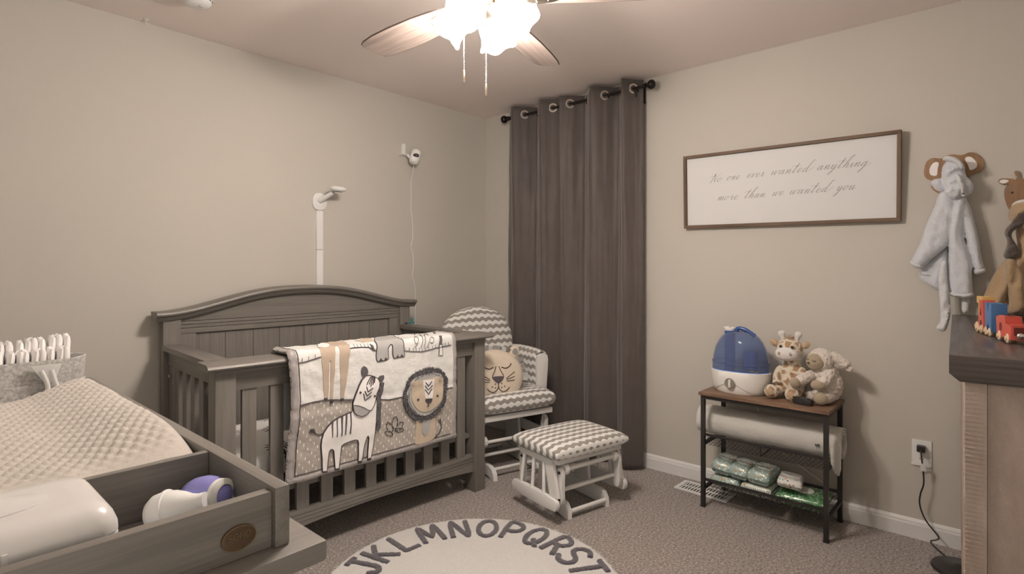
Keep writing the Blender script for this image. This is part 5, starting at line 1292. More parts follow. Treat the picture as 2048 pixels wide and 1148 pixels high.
tr = thing('tan_robe', 'camel brown hooded baby bathrobe with a dark fleece mane hanging from the giraffe hook', 'robe', (0, -3.17, 1.4)); ofs = Vector((0, 3.17, -1.4))
BB = [(-3.150, 1.500), (-3.205, 1.500), (-3.235, 1.452), (-3.250, 1.351), (-3.275, 1.239), (-3.295, 1.123), (-3.29, 1.062), (-3.16, 1.056), (-3.075, 1.058), (-3.046, 1.090), (-3.038, 1.118), (-3.056, 1.178), (-3.079, 1.237), (-3.099, 1.279), (-3.131, 1.302), (-3.149, 1.342), (-3.144, 1.388), (-3.136, 1.447)]
cloth_piece('body', BB, .060, .040, .040, .05, M['tan_terry'], tr, folds(1, .35, .012, 80, 4), .010, 2)
cloth_piece('sleeve', [(-3.105, 1.29), (-3.135, 1.30), (-3.165, 1.25), (-3.175, 1.15), (-3.172, 1.07), (-3.125, 1.065), (-3.12, 1.15), (-3.105, 1.22)], .100, .028, .02, .025, M['tan_terry'], tr, folds(1, .2, .006, 90, 2), .010)
cloth_piece('hood', [(-3.125, 1.505), (-3.150, 1.525), (-3.20, 1.52), (-3.235, 1.48), (-3.225, 1.42), (-3.17, 1.40), (-3.135, 1.43), (-3.118, 1.46)], .082, .035, .025, .04, M['tan_terry'], tr, folds(.4, 1, .008, 90, 1), .010)
cloth_piece('fleece_mane', 'BMANE', .105, .026, .014, .018, M['brown_fur'], tr, folds(.3, 1, .005, 160, 7), .008)

# ------------------------------------------------------------------ outlet, plug, cord
ol = thing('wall_outlet', 'white duplex outlet plate on the right wall beside the right-hand dresser', 'outlet', (0, -2.822, .398))
obj('cover_plate', MB().prism(round_poly([(-.037, -.060), (.037, -.060), (.037, .060), (-.037, .060)], 1) if False else [(-.037, -.060), (.037, -.060), (.037, .060), (-.037, .060)], lambda a, b, d: Vector((-d, a, b)), 0, .006, .002), M['white_plastic'], ol)
for zz in (-.026, .026):
    s = obj('socket', MB().prism(round_poly([(-.017, -.016), (.017, -.016), (.017, .016), (-.017, .016)], 2), lambda a, b, d: Vector((-d, a, zz + b)), .0061, .0072), M['white_plastic'], ol)
    for yy in (-.006, .006): obj('slot', MB().span(-.0078, -.0073, yy - .001, yy + .001, zz - .004, zz + .006), M['black'], s)
    obj('ground_hole', MB().lathe([(0, 0), (.0025, 0), (.0025, .0005), (0, .0005)], 10, T(-.0073, 0, zz - .010) @ Ry(-PI / 2)), M['black'], s)
pc = thing('floor_lamp', 'black lamp base on the carpet with its cord plugged into the wall outlet', 'lamp', (-.235, -2.975, 0))
PO = Vector((-.02 + .235, -2.822 + 2.975, .424))
obj('plug', moved(MB().span(.010, -.022, -.016, .016, -.014, .014, .005), Matrix.Translation(PO)), M['black'], pc, 40)
pts = [(-.022, 0, -.004), (-.035, -.004, -.03), (-.032, -.010, -.09), (-.034, -.012, -.15), (-.032, .000, -.20), (-.034, .002, -.25), (-.040, -.020, -.31), (-.048, -.065, -.365), (-.052, -.062, -.380), (-.060, -.040, -.392), (-.085, -.06, -.405), (-.13, -.10, -.414), (-.17, -.12, -.4155)]
obj('cord', MB().tube(spline([Vector(p) + PO for p in pts], 7), .0032, 7), M['black'], pc, 60)
obj('cord_tag', moved(MB().box((-.038, -.011, -.075), (.003, .022, .034), .001, rot=Rz(.5)), Matrix.Translation(PO)), M['white_plastic'], pc)
obj('tag_strip', moved(MB().box((-.037, .016, -.056), (.002, .040, .008), .0005, rot=Rx(-.5)), Matrix.Translation(PO)), M['white_plastic'], pc)
obj('base_disc', MB().lathe([(0, 0), (.098, 0), (.102, .006), (.098, .016), (.03, .022), (.014, .030), (0, .030)], 40), M['black'], pc, 40)

# ------------------------------------------------------------------ console table with two mesh shelves
t = NT('rustic_brown_board'); v = t.coord('Object', (30, 3, 30)); n = t.noise(v, 1.0, 5.0, .65)
sx = t.new('ShaderNodeSeparateXYZ'); t.link(t.coord('Object'), sx.inputs[0])
seam = t.math('LESS_THAN', t.math('FRACT', t.math('ADD', t.math('MULTIPLY', sx.outputs[0], 11.0), .2)), .025)
t.base(t.mix(t.math('MULTIPLY', seam, .6), t.ramp(n, [(.3, seen(78, 54, 40)), (.5, seen(112, 82, 62)), (.7, seen(140, 106, 82))]), seen(56, 40, 32))); t.set(Roughness=.45); M['rustic'] = t.m
tb = thing('console_table', 'narrow black metal console table with a rustic wood top and two mesh shelves', 'table', (-.19, -2.212, 0))
TT = .602
LX0, LX1, LY0, LY1 = -.138, .140, -.288, .288            # leg centres, local
obj('tabletop', MB().span(-.158, .160, -.304, .306, .586, TT, .002), M['rustic'], tb)
LW = .020
for x in (LX0, LX1):
    for y in (LY0, LY1):
        l = obj('leg', MB().span(x - LW / 2, x + LW / 2, y - LW / 2, y + LW / 2, .008, .5855, .001), M['black_metal'], tb)
        obj('foot_cap', MB().span(x - .012, x + .012, y - .012, y + .012, 0, .0079, .001), M['black'], l)
g = LW / 2 + .0004
for x in (LX0, LX1): obj('top_rail', MB().span(x - .009, x + .009, LY0 + g, LY1 - g, .567, .585, .001), M['black_metal'], tb)
for y in (LY0, LY1): obj('end_rail', MB().span(LX0 + g, LX1 - g, y - .009, y + .009, .567, .585, .001), M['black_metal'], tb)
def mesh_shelf(zr, sag, zlow):
    for x in (LX0, LX1): obj('shelf_rail', MB().span(x - .006, x + .006, LY0 + g, LY1 - g, zr - .008, zr + .004, .001), M['black_metal'], tb)
    for y in (LY0, LY1): obj('shelf_end_rail', MB().span(LX0 + g, LX1 - g, y - .008, y + .008, zlow, zlow + .016, .001), M['black_metal'], tb)
    obj('shelf_strap', MB().tube([(LX0, 0, zr - .004), (LX0 + .004, 0, zlow + .004), (LX1 - .004, 0, zlow + .004), (LX1, 0, zr - .004)], .003, 6), M['black_metal'], tb)
    # expanded-metal diamonds on the front lip, the floor and the back lip, joined as one sheet
    mb = MB(); st = .0105; y0, y1 = LY0 + .012, LY1 - .012; prof = [(LX0, zr - .006), (LX0 + .003, zlow + .004), (LX1 - .003, zlow + .004), (LX1, zr - .006)]
    Ls = [math.dist(a, b) for a, b in zip(prof, prof[1:])]; tot = sum(Ls)
    def at(q):
        q = max(0, min(tot, q))
        for (a, b), L in zip(zip(prof, prof[1:]), Ls):
            if q <= L: f = q / L; return a[0] + (b[0] - a[0]) * f, a[1] + (b[1] - a[1]) * f
            q -= L
        return prof[-1]
    def pt(y, q):
        x, z = at(q); k = math.sin(PI * (y - y0) / (y1 - y0)); m = math.sin(PI * q / tot)
        return Vector((x, y, z - sag * k * max(0, m)))
    n_y = int((y1 - y0) / st); n_q = int(tot / st)
    w = .0014
    for i in range(n_y):
        for j in range(n_q):
            ya, yb = y0 + i * st, y0 + (i + 1) * st; qa, qb = j * tot / n_q, (j + 1) * tot / n_q
            if (i + j) % 2: ya, yb = yb, ya
            A, B = pt(ya, qa), pt(yb, qb); d = Vector((0, w, 0))
            V = [mb.b.verts.new(p) for p in (A - d, A + d, B + d, B - d)]; mb.b.faces.new(V)
    o = obj('wire_mesh', mb, M['black_metal'], tb, 0, False); o['kind'] = 'stuff'
mesh_shelf(.383, .004, .322); mesh_shelf(.148, .004, .088)

# rolled fleece blanket on the upper shelf
t = NT('ivory_fleece'); v = t.coord('Object'); n = t.noise(v, 180.0, 4.0, .7); t.base(t.mix(n, seen(182, 167, 152), seen(202, 188, 174))); t.set(Roughness=.95, Sheen_Weight=.6); t.bump(t.math('ADD', n, t.math('MULTIPLY', t.noise(v, 24.0), 1.6)), .5, .005); M['fleece'] = t.m
rl = thing('rolled_blanket', 'rolled ivory fleece blanket on the upper mesh shelf of the console table', 'blanket', (-.188, -2.20, .425))
mb = MB(); NY = 60; ring = []; pts = []
for k in range(120):                       # a spiral: the outer turns are one thick band
    a = k / 119 * 2 * PI * 2.4; r = .082 - .030 * (k / 119); pts.append((r * math.cos(a + .9), r * .95 * math.sin(a + .9)))
def rollf(a, b):
    i = min(118, int(a * 119)); u = a * 119 - i; p = pts[i]; q = pts[i + 1]
    x, z = p[0] + (q[0] - p[0]) * u, p[1] + (q[1] - p[1]) * u; y = -.345 + .69 * b
    s = 1 + .05 * noise.noise(Vector((y * 7, z * 14, x * 14))) + .035 * noise.noise(Vector((y * 18, a * 9, 2)))
    s *= 1 - .10 * max(0, abs(b - .5) - .42) / .08 * .6
    return Vector((x * s, y + .010 * noise.noise(Vector((a * 9, 3, b))), z * s + .012 * (b - .5) * 0))
mb.grid(119, NY, rollf); o = obj('roll', mb, M['fleece'], rl, 80); sm = o.modifiers.new('s', 'SOLIDIFY'); sm.thickness = .008; sm.offset = -1
fl_ = inflate(MB(), [(-.346, .02), (-.346, -.10), (-.338, -.135), (-.318, -.125), (-.304, -.09), (-.300, .02)], lambda a, b, d: Vector((-.070 - d * .6, a, b)), .010, .010, .012, .008); obj('hanging_corner', fl_, M['fleece'], rl, 60)
mb = MB()
for k, ch_ in enumerate('UG'):
    strokes(mb, [[(a * .008 + k * .0105, b * .0115) for a, b in s_] for s_ in LET[ch_]], .0022, lambda a, b, o: Vector((-.0805 - o * 1.2, -.240 - a, -.012 + b)), .0012)
obj('woven_letters', mb, M['ink'], rl, 0)

# baby-wipe packets: soft plastic bricks with an oval lid
def pack_mat(name, base, blobs, stripe=None):
    t = NT(name); v = t.coord('Object'); c = base
    if stripe:
        s2 = t.new('ShaderNodeSeparateXYZ'); t.link(v, s2.inputs[0])
        k = t.math('GREATER_THAN', t.math('FRACT', t.math('MULTIPLY', s2.outputs[1], 110.0)), .5); k2 = t.math('GREATER_THAN', t.math('FRACT', t.math('MULTIPLY', s2.outputs[2], 45.0)), .45)
        c = t.mix(t.math('MULTIPLY', k, k2), base, stripe); base = c
    for i, (col, sc, cut) in enumerate(blobs):
        vo = t.new('ShaderNodeTexVoronoi', feature='F1'); mp = t.coord('Object'); ad = t.new('ShaderNodeVectorMath', operation='ADD'); t.link(mp, ad.inputs[0]); ad.inputs[1].default_value = (i * 3.1, i * 1.7, i)
        t.link(ad.outputs[0], vo.inputs['Vector']); vo.inputs['Scale'].default_value = sc
        c = t.mix(t.math('LESS_THAN', vo.outputs['Distance'], cut), c, col)
    t.base(c); t.set(Roughness=.22, Coat_Weight=.4); t.bump(t.noise(v, 55.0, 3.0), .45, .006); return t.m
MINT, ORG_, DKG = seen(150, 156, 142), seen(184, 132, 84), seen(64, 84, 80)
mats = {'mint': pack_mat('mint_packet', seen(146, 152, 138), [(seen(206, 200, 186), 62, .30), (ORG_, 34, .20), (DKG, 40, .12)]),
        'stripe': pack_mat('striped_packet', seen(198, 190, 172), [(seen(180, 146, 84), 30, .2)], seen(96, 100, 92)),
        'green': pack_mat('green_packet', seen(70, 108, 66), [(seen(186, 192, 172), 75, .26), (seen(112, 144, 98), 60, .25)]),
        'white': pack_mat('white_packet', seen(202, 188, 174), [(seen(186, 92, 62), 44, .22), (seen(70, 100, 96), 40, .15), (seen(120, 160, 150), 28, .16)])}
M['lid'] = plain('packet_lid', seen(200, 188, 174), .3); M['lid_print'] = pack_mat('printed_lid', seen(188, 184, 170), [(seen(180, 120, 96), 60, .3), (DKG, 70, .2)])
M['teal_plastic'] = plain('teal_side_panel', seen(92, 124, 116), .25)
def packet(label, mat, loc, size, rz=0.0, tilt=(0, 0), lid='lid_print', group=None):
    p = thing('wipes_packet', label, 'wipes', loc, rz, group); p.rotation_euler = (tilt[0], tilt[1], rz)
    X, Y, Z = size; mb = MB(); n = 18
    sd_ = rnd.random() * 20
    def f(a, b, top):
        u, w = 2 * a - 1, 2 * b - 1; e = (max(0, 1 - abs(u) ** 6) * max(0, 1 - abs(w) ** 6)) ** .30
        z = Z / 2 + (1 if top else -1) * (Z / 2) * e * (1 + (.05 if top else .0) * noise.noise(Vector((u * 2.2, w * 2.2, sd_))))
        return Vector((u * X / 2 * (1 - .05 * abs(w) ** 3), w * Y / 2 * (1 + .012 * math.sin(u * 9 + sd_)), z))
    mb.grid(n, n, lambda a, b: f(a, b, True)); mb.grid(n, n, lambda a, b: f(a, b, False)); bmesh.ops.remove_doubles(mb.b, verts=mb.b.verts, dist=.0006)
    obj('packet_body', mb, mats[mat], p, 60)
    for s in (-1, 1):
        mb = MB(); mb.grid(1, 14, lambda a, b: Vector((s * (X / 2 - .006 + .016 * a), (b - .5) * Y * .92, Z / 2 + .0014 * math.sin(b * 19 + a)))); o = obj('crimped_end', mb, mats[mat], p, 0); k = o.modifiers.new('s', 'SOLIDIFY'); k.thickness = .001
    if lid: obj('lid', MB().prism([(.036 * math.cos(k * PI / 12), .046 * math.sin(k * PI / 12) * min(1, Y / .11)) for k in range(24)], lambda a, b, d: Vector((a, b, Z * 1.0 + d)), -.003, .007, .002), M[lid], p, 40)
    return p
zb = .101
packet('pale green wipes packet at the bottom left of the lower shelf', 'mint', (-.185, -2.012, zb), (.20, .150, .058), lid=None)
packet('striped wipes packet at the bottom of the lower shelf, in its middle', 'stripe', (-.185, -2.170, zb), (.20, .155, .056), lid=None)
packet('green patterned wipes packet at the right end of the lower shelf', 'green', (-.185, -2.372, zb), (.205, .225, .058), .03, lid='lid')
packet('mint green wipes packet, leftmost of the upper row on the lower shelf', 'mint', (-.185, -1.985, zb + .066), (.20, .098, .070), .06, (.12, 0))
packet('mint green wipes packet, second from the left in the upper row', 'mint', (-.185, -2.082, zb + .062), (.20, .098, .070), -.03, (.06, 0))
packet('mint green wipes packet, third from the left next to the white packet', 'mint', (-.190, -2.186, zb + .060), (.20, .108, .072), -.05, (.03, 0))
packet('white wipes packet with orange print lying tilted on the green packet', 'white', (-.205, -2.314, zb + .074), (.185, .112, .050), .20, (.10, .10), lid='lid')

# ------------------------------------------------------------------ humidifier
M['hum_white'] = plain('humidifier_white', seen(214, 198, 184), .25)
t = NT('blue_clear_plastic'); t.base((.46, .56, .80)); t.set(Roughness=.06, IOR=1.25, Transmission_Weight=.86, Specular_IOR_Level=.5); M['blue_clear'] = t.m
M['blue_pale'] = plain('pale_blue_plastic', seen(118, 146, 196), .2)
M['blue_mid'] = plain('blue_tube_plastic', seen(54, 74, 118), .2)
hm = thing('humidifier', 'white humidifier with a see-through blue dome tank on the left of the console table', 'humidifier', (-.188, -2.066, TT), .0)
def oval(z, k, kx=1.0): return [(.100 * k * kx * math.cos(a * PI / 24), .150 * k * math.copysign(abs(math.sin(a * PI / 24)) ** .85, math.sin(a * PI / 24)), z) for a in range(48)]
mb = MB(); loft(mb, [oval(0, .84), oval(.004, .87), oval(.03, .94), oval(.075, 1.0), oval(.112, 1.02), oval(.114, 1.0), oval(.110, .96), oval(.104, .90)]); hbse = obj('humidifier_base', mb, M['hum_white'], hm, 50)
mb = MB(); loft(mb, [oval(.1105, .955), oval(.116, .95), oval(.118, .90), oval(.118, .30)]); obj('tank_floor', mb, M['blue_pale'], hm, 50)
tank = [(.1185, .965), (.15, .955), (.19, .92), (.23, .85), (.265, .745), (.29, .62), (.305, .48), (.313, .33), (.316, .15)]
mb = MB(); loft(mb, [oval(z, k) for z, k in tank] + [oval(z - .003, k - .028) for z, k in reversed(tank)], False)
bmesh.ops.holes_fill(mb.b, edges=[e for e in mb.b.edges if e.is_boundary], sides=0); tk = obj('water_tank', mb, M['blue_clear'], hm, 60)
obj('tank_band', loft(MB(), [oval(.150, .972), oval(.152, .978), oval(.156, .978), oval(.158, .968)], False), M['blue_clear'], tk, 50)
obj('mist_tube', MB().lathe([(.027, .119), (.027, .31), (.022, .322), (.024, .322), (.024, .318)], 24, T(.0, .055, 0)), M['blue_mid'], hm, 50)
obj('mist_nozzle', MB().lathe([(.026, .318), (.027, .33), (.022, .334), (.014, .332), (.012, .322)], 24, T(0, .055, 0)).box((-.006, .067, .335), (.022, .030, .007), .003, rot=Rx(-.12)), M['hum_white'], hm, 40)
obj('tank_handle', MB().tube(spline([(0, .022, .312), (0, .012, .330), (0, -.02, .328), (0, -.05, .312), (0, -.075, .296)], 6), .011, 10), M['blue_mid'], tk, 50)
obj('tank_pillar', MB().span(-.02, .02, -.085, -.02, .119, .215, .012), M['blue_mid'], hm, 40)
kn = obj('dial', MB().lathe([(.0255, 0), (.0275, .004), (.0255, .008), (.0225, .008), (.021, .005), (0, .005)], 32, T(-.0985, .018, .055) @ Ry(-PI / 2 + .10)), M['chrome'], hm, 50)
obj('dial_grip', MB().box((-.1055, .018, .055), (.010, .010, .040), .004), M['hum_white'], kn)
mb = MB(); P = []
for i in range(40):
    a = PI / 24 * (16 + i * .45) ; y = .150 * math.copysign(abs(math.sin(a)) ** .85, math.sin(a)); z = .045 + .020 * math.sin(y * 26 + 1.1) - .012; k = .94 + .06 * min(1, max(0, (z - .03) / .045))
    P.append((.1005 * k * math.cos(a), y * k, z))
obj('trim_line', mb.tube(P, .0014, 6), plain('grey_trim_line', seen(150, 138, 128), .3), hbse)
obj('warning_label', MB().box((-.052, -.088, .1205), (.020, .050, .003), .0008, rot=Rz(-.35)), plain('orange_label', seen(206, 150, 70), .5), hm)
obj('cord', moved(MB().tube(spline([(-.055, -2.09, .635), (-.030, -2.10, .640), (-.018, -2.10, .60), (-.018, -2.10, .50), (-.022, -2.12, .40), (-.030, -2.20, .30), (-.024, -2.32, .22), (-.016, -2.42, .16)], 6), .0025, 6), T(.188, 2.066, -TT)), M['white_plastic'], hm)

# ------------------------------------------------------------------ plush giraffe, plush lamb, black remote
CRM = seen(206, 184, 158)
t = fuzzy('giraffe_plush', CRM, None, seen(168, 126, 92), 25.0, .11, 170)
M['gir'] = t; M['gir_white'] = fuzzy('white_plush', seen(212, 197, 182)); M['gir_tan'] = fuzzy('tan_plush', seen(174, 138, 106))
gp = thing('plush_giraffe', 'plush giraffe with brown patches sitting beside the humidifier on the console table', 'plush toy', (-.175, -2.312, TT + .003), 0)
# facing -x (towards the room); local x forward is -x
mb = MB()
mb.ball((.02, 0, .075), (.060, .066, .078)); mb.ball((.015, 0, .135), (.048, .050, .05)); mb.ball((.010, .0, .175), (.034, .036, .045)); mb.ball((0, .008, .240), (.055, .060, .060))
for s, end in ((1, (-.078, .072, .035)), (-1, (-.070, -.022, .030))):
    mb.tube(spline([(0, s * .035, .045), (-.03, s * .04 + .01, .036), end], 6), .026, 12); mb.ball(end, (.030, .034, .034))
mb.tube(spline([(.0, .045, .145), (-.025, .06, .11), (-.04, .055, .07)], 6), [.020] * 11 + [.024] * 2, 10); mb.tube(spline([(.0, -.045, .145), (-.03, -.055, .12), (-.05, -.045, .09)], 6), .021, 10)
me = remeshed(mb, .0042, .0022, 150.0, 4); obm('giraffe_body', me, M['gir'], gp, 80)
me = remeshed((lambda m_: m_.ball((-.040, .012, .222), (.036, .054, .036), M=None))(MB()), .005, .0010, 150.0, 3); mz = obm('muzzle', me, M['gir_white'], gp, 80)
for s in (-1, 1):
    obj('nostril', MB().ball((-.0735, .012 + s * .026, .226), (.003, .006, .0075), 10, 8), M['gir_tan'], mz)
    obj('eye', MB().ball((-.0515, .010 + s * .026, .258), (.006, .007, .0075), 14, 10), M['black'], gp)
    obj('horn', MB().lathe([(.011, 0), (.011, .02), (.017, .028), (.0175, .038), (.012, .046), (0, .049)], 16, T(.004, .008 + s * .030 + .0, .284) @ Rx(-s * .28)), M['gir_white'], gp, 80)
    e = obj('ear', inflate(MB(), round_poly([(0, -.014), (.030, -.020), (.046, 0), (.030, .020), (0, .012)], 2), lambda a, b, d: Vector((-d, .008 + s * (.052 + a), .262 + b + a * .25)), .010, .008, .012, .008), M['gir_tan'], gp, 80)
obj('mouth', MB().tube(spline([(-.062, -.022, .203), (-.072, .012, .198), (-.062, .046, .203)], 5), .0013, 6), M['gir_tan'], mz)
for y, z, x in ((.072, .036, -.107), (-.022, .030, -.099)): obj('foot_patch', MB().ball((x, y, z), (.004, .018, .017), 14, 8), M['gir_tan'], gp)
obj('horn_tuft', MB().ball((-.002, .008, .300), (.022, .020, .014), 14, 8), fuzzy('brown_tuft', seen(150, 122, 98)), gp)

M['lamb'] = fuzzy('cream_curly_plush', seen(206, 184, 166), fscale=120); M['lamb_face'] = fuzzy('taupe_plush', seen(160, 136, 110)); 
lp = thing('plush_lamb', 'cream plush lamb with a taupe sleeping face leaning against the plush giraffe', 'plush toy', (-.165, -2.452, TT + .003), 0)
mb = MB()
mb.ball((.02, -.012, .080), (.062, .068, .082)); mb.ball((.012, -.008, .140), (.050, .055, .045)); mb.ball((.0, .010, .202), (.055, .058, .055))
mb.tube(spline([(-.01, .045, .125), (-.055, .070, .112), (-.084, .092, .098)], 6), [.026] * 10 + [.022] * 3, 12)
mb.tube(spline([(-.02, -.030, .13), (-.055, -.022, .115), (-.068, -.004, .096)], 6), .024, 12)
mb.tube(spline([(.0, -.030, .035), (-.04, -.024, .032), (-.065, -.010, .030)], 6), .028, 12); mb.tube(spline([(0, .03, .03), (-.03, .045, .028), (-.045, .055, .026)], 6), .024, 12)
mb.tube(spline([(.01, -.030, .225), (.015, -.068, .205), (.02, -.100, .178), (.022, -.114, .160)], 6), [.026] * 6 + [.024] * 6 + [.016] * 6 + [.008], 12)
me = remeshed(mb, .0042, .0045, 95.0, 2); obm('lamb_body', me, M['lamb'], lp, 80)
me = remeshed(MB().ball((-.036, .026, .195), (.032, .042, .042)), .005, .0008, 150.0, 3); fcx = obm('face', me, M['lamb_face'], lp, 80)
obj('nose', MB().ball((-.062, .050, .190), (.005, .007, .005), 12, 8), plain('brown_nose', seen(74, 52, 40), .6), fcx)
for a, b in ((.040, .016), (.020, .0)): pass
obj('closed_eye', MB().tube(spline([(-.0685, .034, .205), (-.0695, .026, .2015), (-.0685, .016, .203)], 5), .0016, 6), M['ink'], fcx)
obj('closed_eye', MB().tube(spline([(-.062, .050, .208), (-.058, .056, .206), (-.050, .061, .207)], 5), .0016, 6), M['ink'], fcx)
for nm, p, r in (('paw', (-.092, .102, .092), (.022, .026, .026)), ('paw', (-.080, .004, .092), (.024, .034, .024)), ('foot', (-.082, -.006, .030), (.024, .032, .030))):
    obm(nm, remeshed(MB().ball(p, r), .005, .0008, 150.0, 2), M['lamb_face'], lp, 80)
tg = obj('ear_tip_lining', MB().ball((.008, -.085, .188), (.010, .026, .012), 14, 8, Rx(.75)), fuzzy('pink_lining', seen(206, 172, 150)), lp)
rc = thing('remote_control', 'small black plastic device lying in front of the plush giraffe and lamb', 'remote', (-.272, -2.388, TT), 1.32)
obj('casing', loft(MB(), [[(x * k * 1.0, y * k, z) for x, y in round_poly([(-.047, -.022), (.047, -.022), (.047, .022), (-.047, .022)], 2)] for z, k in ((0, .94), (.006, 1.0), (.022, 1.0), (.028, .93), (.0295, .80))]), M['black'], rc, 40)
for i in range(2):
    for j in range(2): obj('button', MB().box((-.018 + i * .018, -.009 + j * .016, .0303), (.013, .011, .0020), .0006), plain('charcoal_button', seen(84, 78, 76), .5), rc)
obj('clip', MB().box((.036, 0, .0298), (.012, .034, .004), .001), M['black_metal'], rc)

# ------------------------------------------------------------------ floor register
fv = thing('floor_vent', 'white metal floor vent in the carpet beside the console table', 'vent', (-.132, -1.85, 0), -.02)
obj('vent_frame', MB().span(-.073, .073, .128, .150, 0, .006, .002).span(-.073, .073, -.150, -.128, 0, .006, .002).span(-.073, -.052, -.128, .128, 0, .006, .002).span(.052, .073, -.128, .128, 0, .006, .002), M['trim'], fv)
obj('vent_well', MB().span(-.052, .052, -.128, .128, .0003, .001), M['black'], fv)  # thin black sheet stands in for the shade below the slats
for k in range(15):
    y = -.119 + k * .017
    for x in (-.026, .026): obj('vent_slat', MB().box((x, y, .004), (.046, .0068, .0022), rot=Rx(.35)), M['trim'], fv)
obj('vent_spine', MB().span(-.003, .003, -.128, .128, .0015, .006), M['trim'], fv)

# ------------------------------------------------------------------ alphabet rug
RC = (-1.67, -1.569); RR_ = .584
t = NT('ivory_tufted_pile'); v = t.coord('Object'); n = t.noise(v, 150.0, 4.0, .75); t.base(t.mix(n, seen(178, 163, 150), seen(212, 198, 185))); t.set(Roughness=1.0, Sheen_Weight=.35); t.bump(n, .8, .006); M['rug'] = t.m
M['rug_ink'] = fuzzy('charcoal_tufts', seen(74, 66, 68), fscale=190)
rug = thing('alphabet_rug', 'round ivory tufted rug with charcoal alphabet letters around its edge', 'rug', (*RC, 0))
mb = MB()
def rugf(a, b):
    th = 2 * PI * a; r = RR_ * b
    e = 1 + (.006 * noise.noise(Vector((math.cos(th) * 60, math.sin(th) * 60, 0))) if b > .985 else 0)
    z = .017 + .0022 * noise.noise(Vector((r * math.cos(th) * 130, r * math.sin(th) * 130, 1))) + .002 * noise.noise(Vector((r * math.cos(th) * 9, r * math.sin(th) * 9, 4)))
    return Vector((r * e * math.cos(th), r * e * math.sin(th), z))
NTH, NR = 360, 90
ctr_ = mb.b.verts.new((0, 0, .017)); prev = None; first_ = None
for j in range(1, NR + 1):
    ring = [mb.b.verts.new(rugf(i / NTH, j / NR)) for i in range(NTH)]
    if prev:
        for i in range(NTH): mb.b.faces.new((prev[i], prev[(i + 1) % NTH], ring[(i + 1) % NTH], ring[i]))
    else:
        for i in range(NTH): mb.b.faces.new((ctr_, ring[i], ring[(i + 1) % NTH]))
    prev = ring
low = [mb.b.verts.new((v_.co.x * 1.004, v_.co.y * 1.004, 0)) for v_ in prev]
for i in range(NTH): mb.b.faces.new((prev[i], prev[(i + 1) % NTH], low[(i + 1) % NTH], low[i]))
obj('rug_pile', mb, M['rug'], rug, 80)
mb = MB()                                  # shaggy rim: short tufts around the edge
for k in range(1500):
    th = 2 * PI * rnd.random(); r = RR_ * rnd.uniform(.985, 1.0); L = rnd.uniform(.006, .015); w = .0022; d = Vector((math.cos(th), math.sin(th), 0)); s_ = Vector((-math.sin(th), math.cos(th), 0))
    b0 = d * r + Vector((0, 0, rnd.uniform(.006, .018))); tip = b0 + d * L + s_ * rnd.uniform(-.006, .006) + Vector((0, 0, rnd.uniform(-.006, .006)))
    V = [mb.b.verts.new(p) for p in (b0 - s_ * w, b0 + s_ * w, tip, b0 + Vector((0, 0, .003)))]
    for f in ((0, 1, 2), (1, 3, 2), (3, 0, 2)): mb.b.faces.new([V[i] for i in f])
o = obj('rug_fringe', mb, M['rug'], rug, 0); o['kind'] = 'stuff'
def rug_letter(ch_, deg, rm=.478, h=.150, w=.100):
    a0 = math.radians(deg); up = Vector((math.cos(a0), math.sin(a0), 0)); rt = Vector((math.sin(a0), -math.cos(a0), 0))
    mb = MB()
    for s_ in LET[ch_]:
        P = [(p.x, p.y) for p in spline([((a - .5) * w, (b - .5) * h, 0) for a, b in s_], 1 if len(s_) < 4 else 3)]
        q = []
        for a, b in zip(P, P[1:]):
            k = max(1, int(math.dist(a, b) / .004)); q += [(a[0] + (b[0] - a[0]) * j / k, a[1] + (b[1] - a[1]) * j / k) for j in range(k)]
        q.append(P[-1]); rows = []
        for i, p in enumerate(q):
            A, B = q[max(0, i - 1)], q[min(len(q) - 1, i + 1)]; L = math.dist(A, B) or 1; nx, ny = -(B[1] - A[1]) / L, (B[0] - A[0]) / L
            row = []
            for f, z in ((-1, .012), (-.85, .0225), (-.3, .0245), (.3, .0245), (.85, .0225), (1, .012)):
                ww_ = (.0130 + .0026 * (rnd.random() - .5)) * f
                c = up * (rm + p[1] + ny * ww_) + rt * (p[0] + nx * ww_); row.append(mb.b.verts.new((c.x, c.y, z + (.0022 * rnd.random() if abs(f) < .9 else 0))))
            rows.append(row)
        for rr, dr in ((rows[0], (q[0][0] - q[1][0], q[0][1] - q[1][1])), (rows[-1], (q[-1][0] - q[-2][0], q[-1][1] - q[-2][1]))):
            L = math.hypot(*dr) or 1; o_ = up * (dr[1] / L * .006) + rt * (dr[0] / L * .006)
            cap_ = [mb.b.verts.new((v_.co.x + o_.x * (1 - abs(k - 2.5) / 4), v_.co.y + o_.y * (1 - abs(k - 2.5) / 4), .012)) for k, v_ in enumerate(rr)]
            for k in range(5): mb.b.faces.new((rr[k], rr[k + 1], cap_[k + 1], cap_[k]))
        for A, B in zip(rows, rows[1:]):
            for k in range(5): mb.b.faces.new((A[k], A[k + 1], B[k + 1], B[k]))
    return obj('letter', mb, M['rug_ink'], rug, 60)
for ch_, dg in (('I', 128), ('J', 114.8), ('K', 101.8), ('L', 86.0), ('M', 70.0), ('N', 53.2), ('O', 37.2), ('P', 22.6), ('Q', 8.2), ('R', -6.4), ('S', -20.2), ('T', -33.0), ('U', -46.0), ('V', -59.5)): rug_letter(ch_, dg, w=.086 if ch_ in 'NQR' else .094)

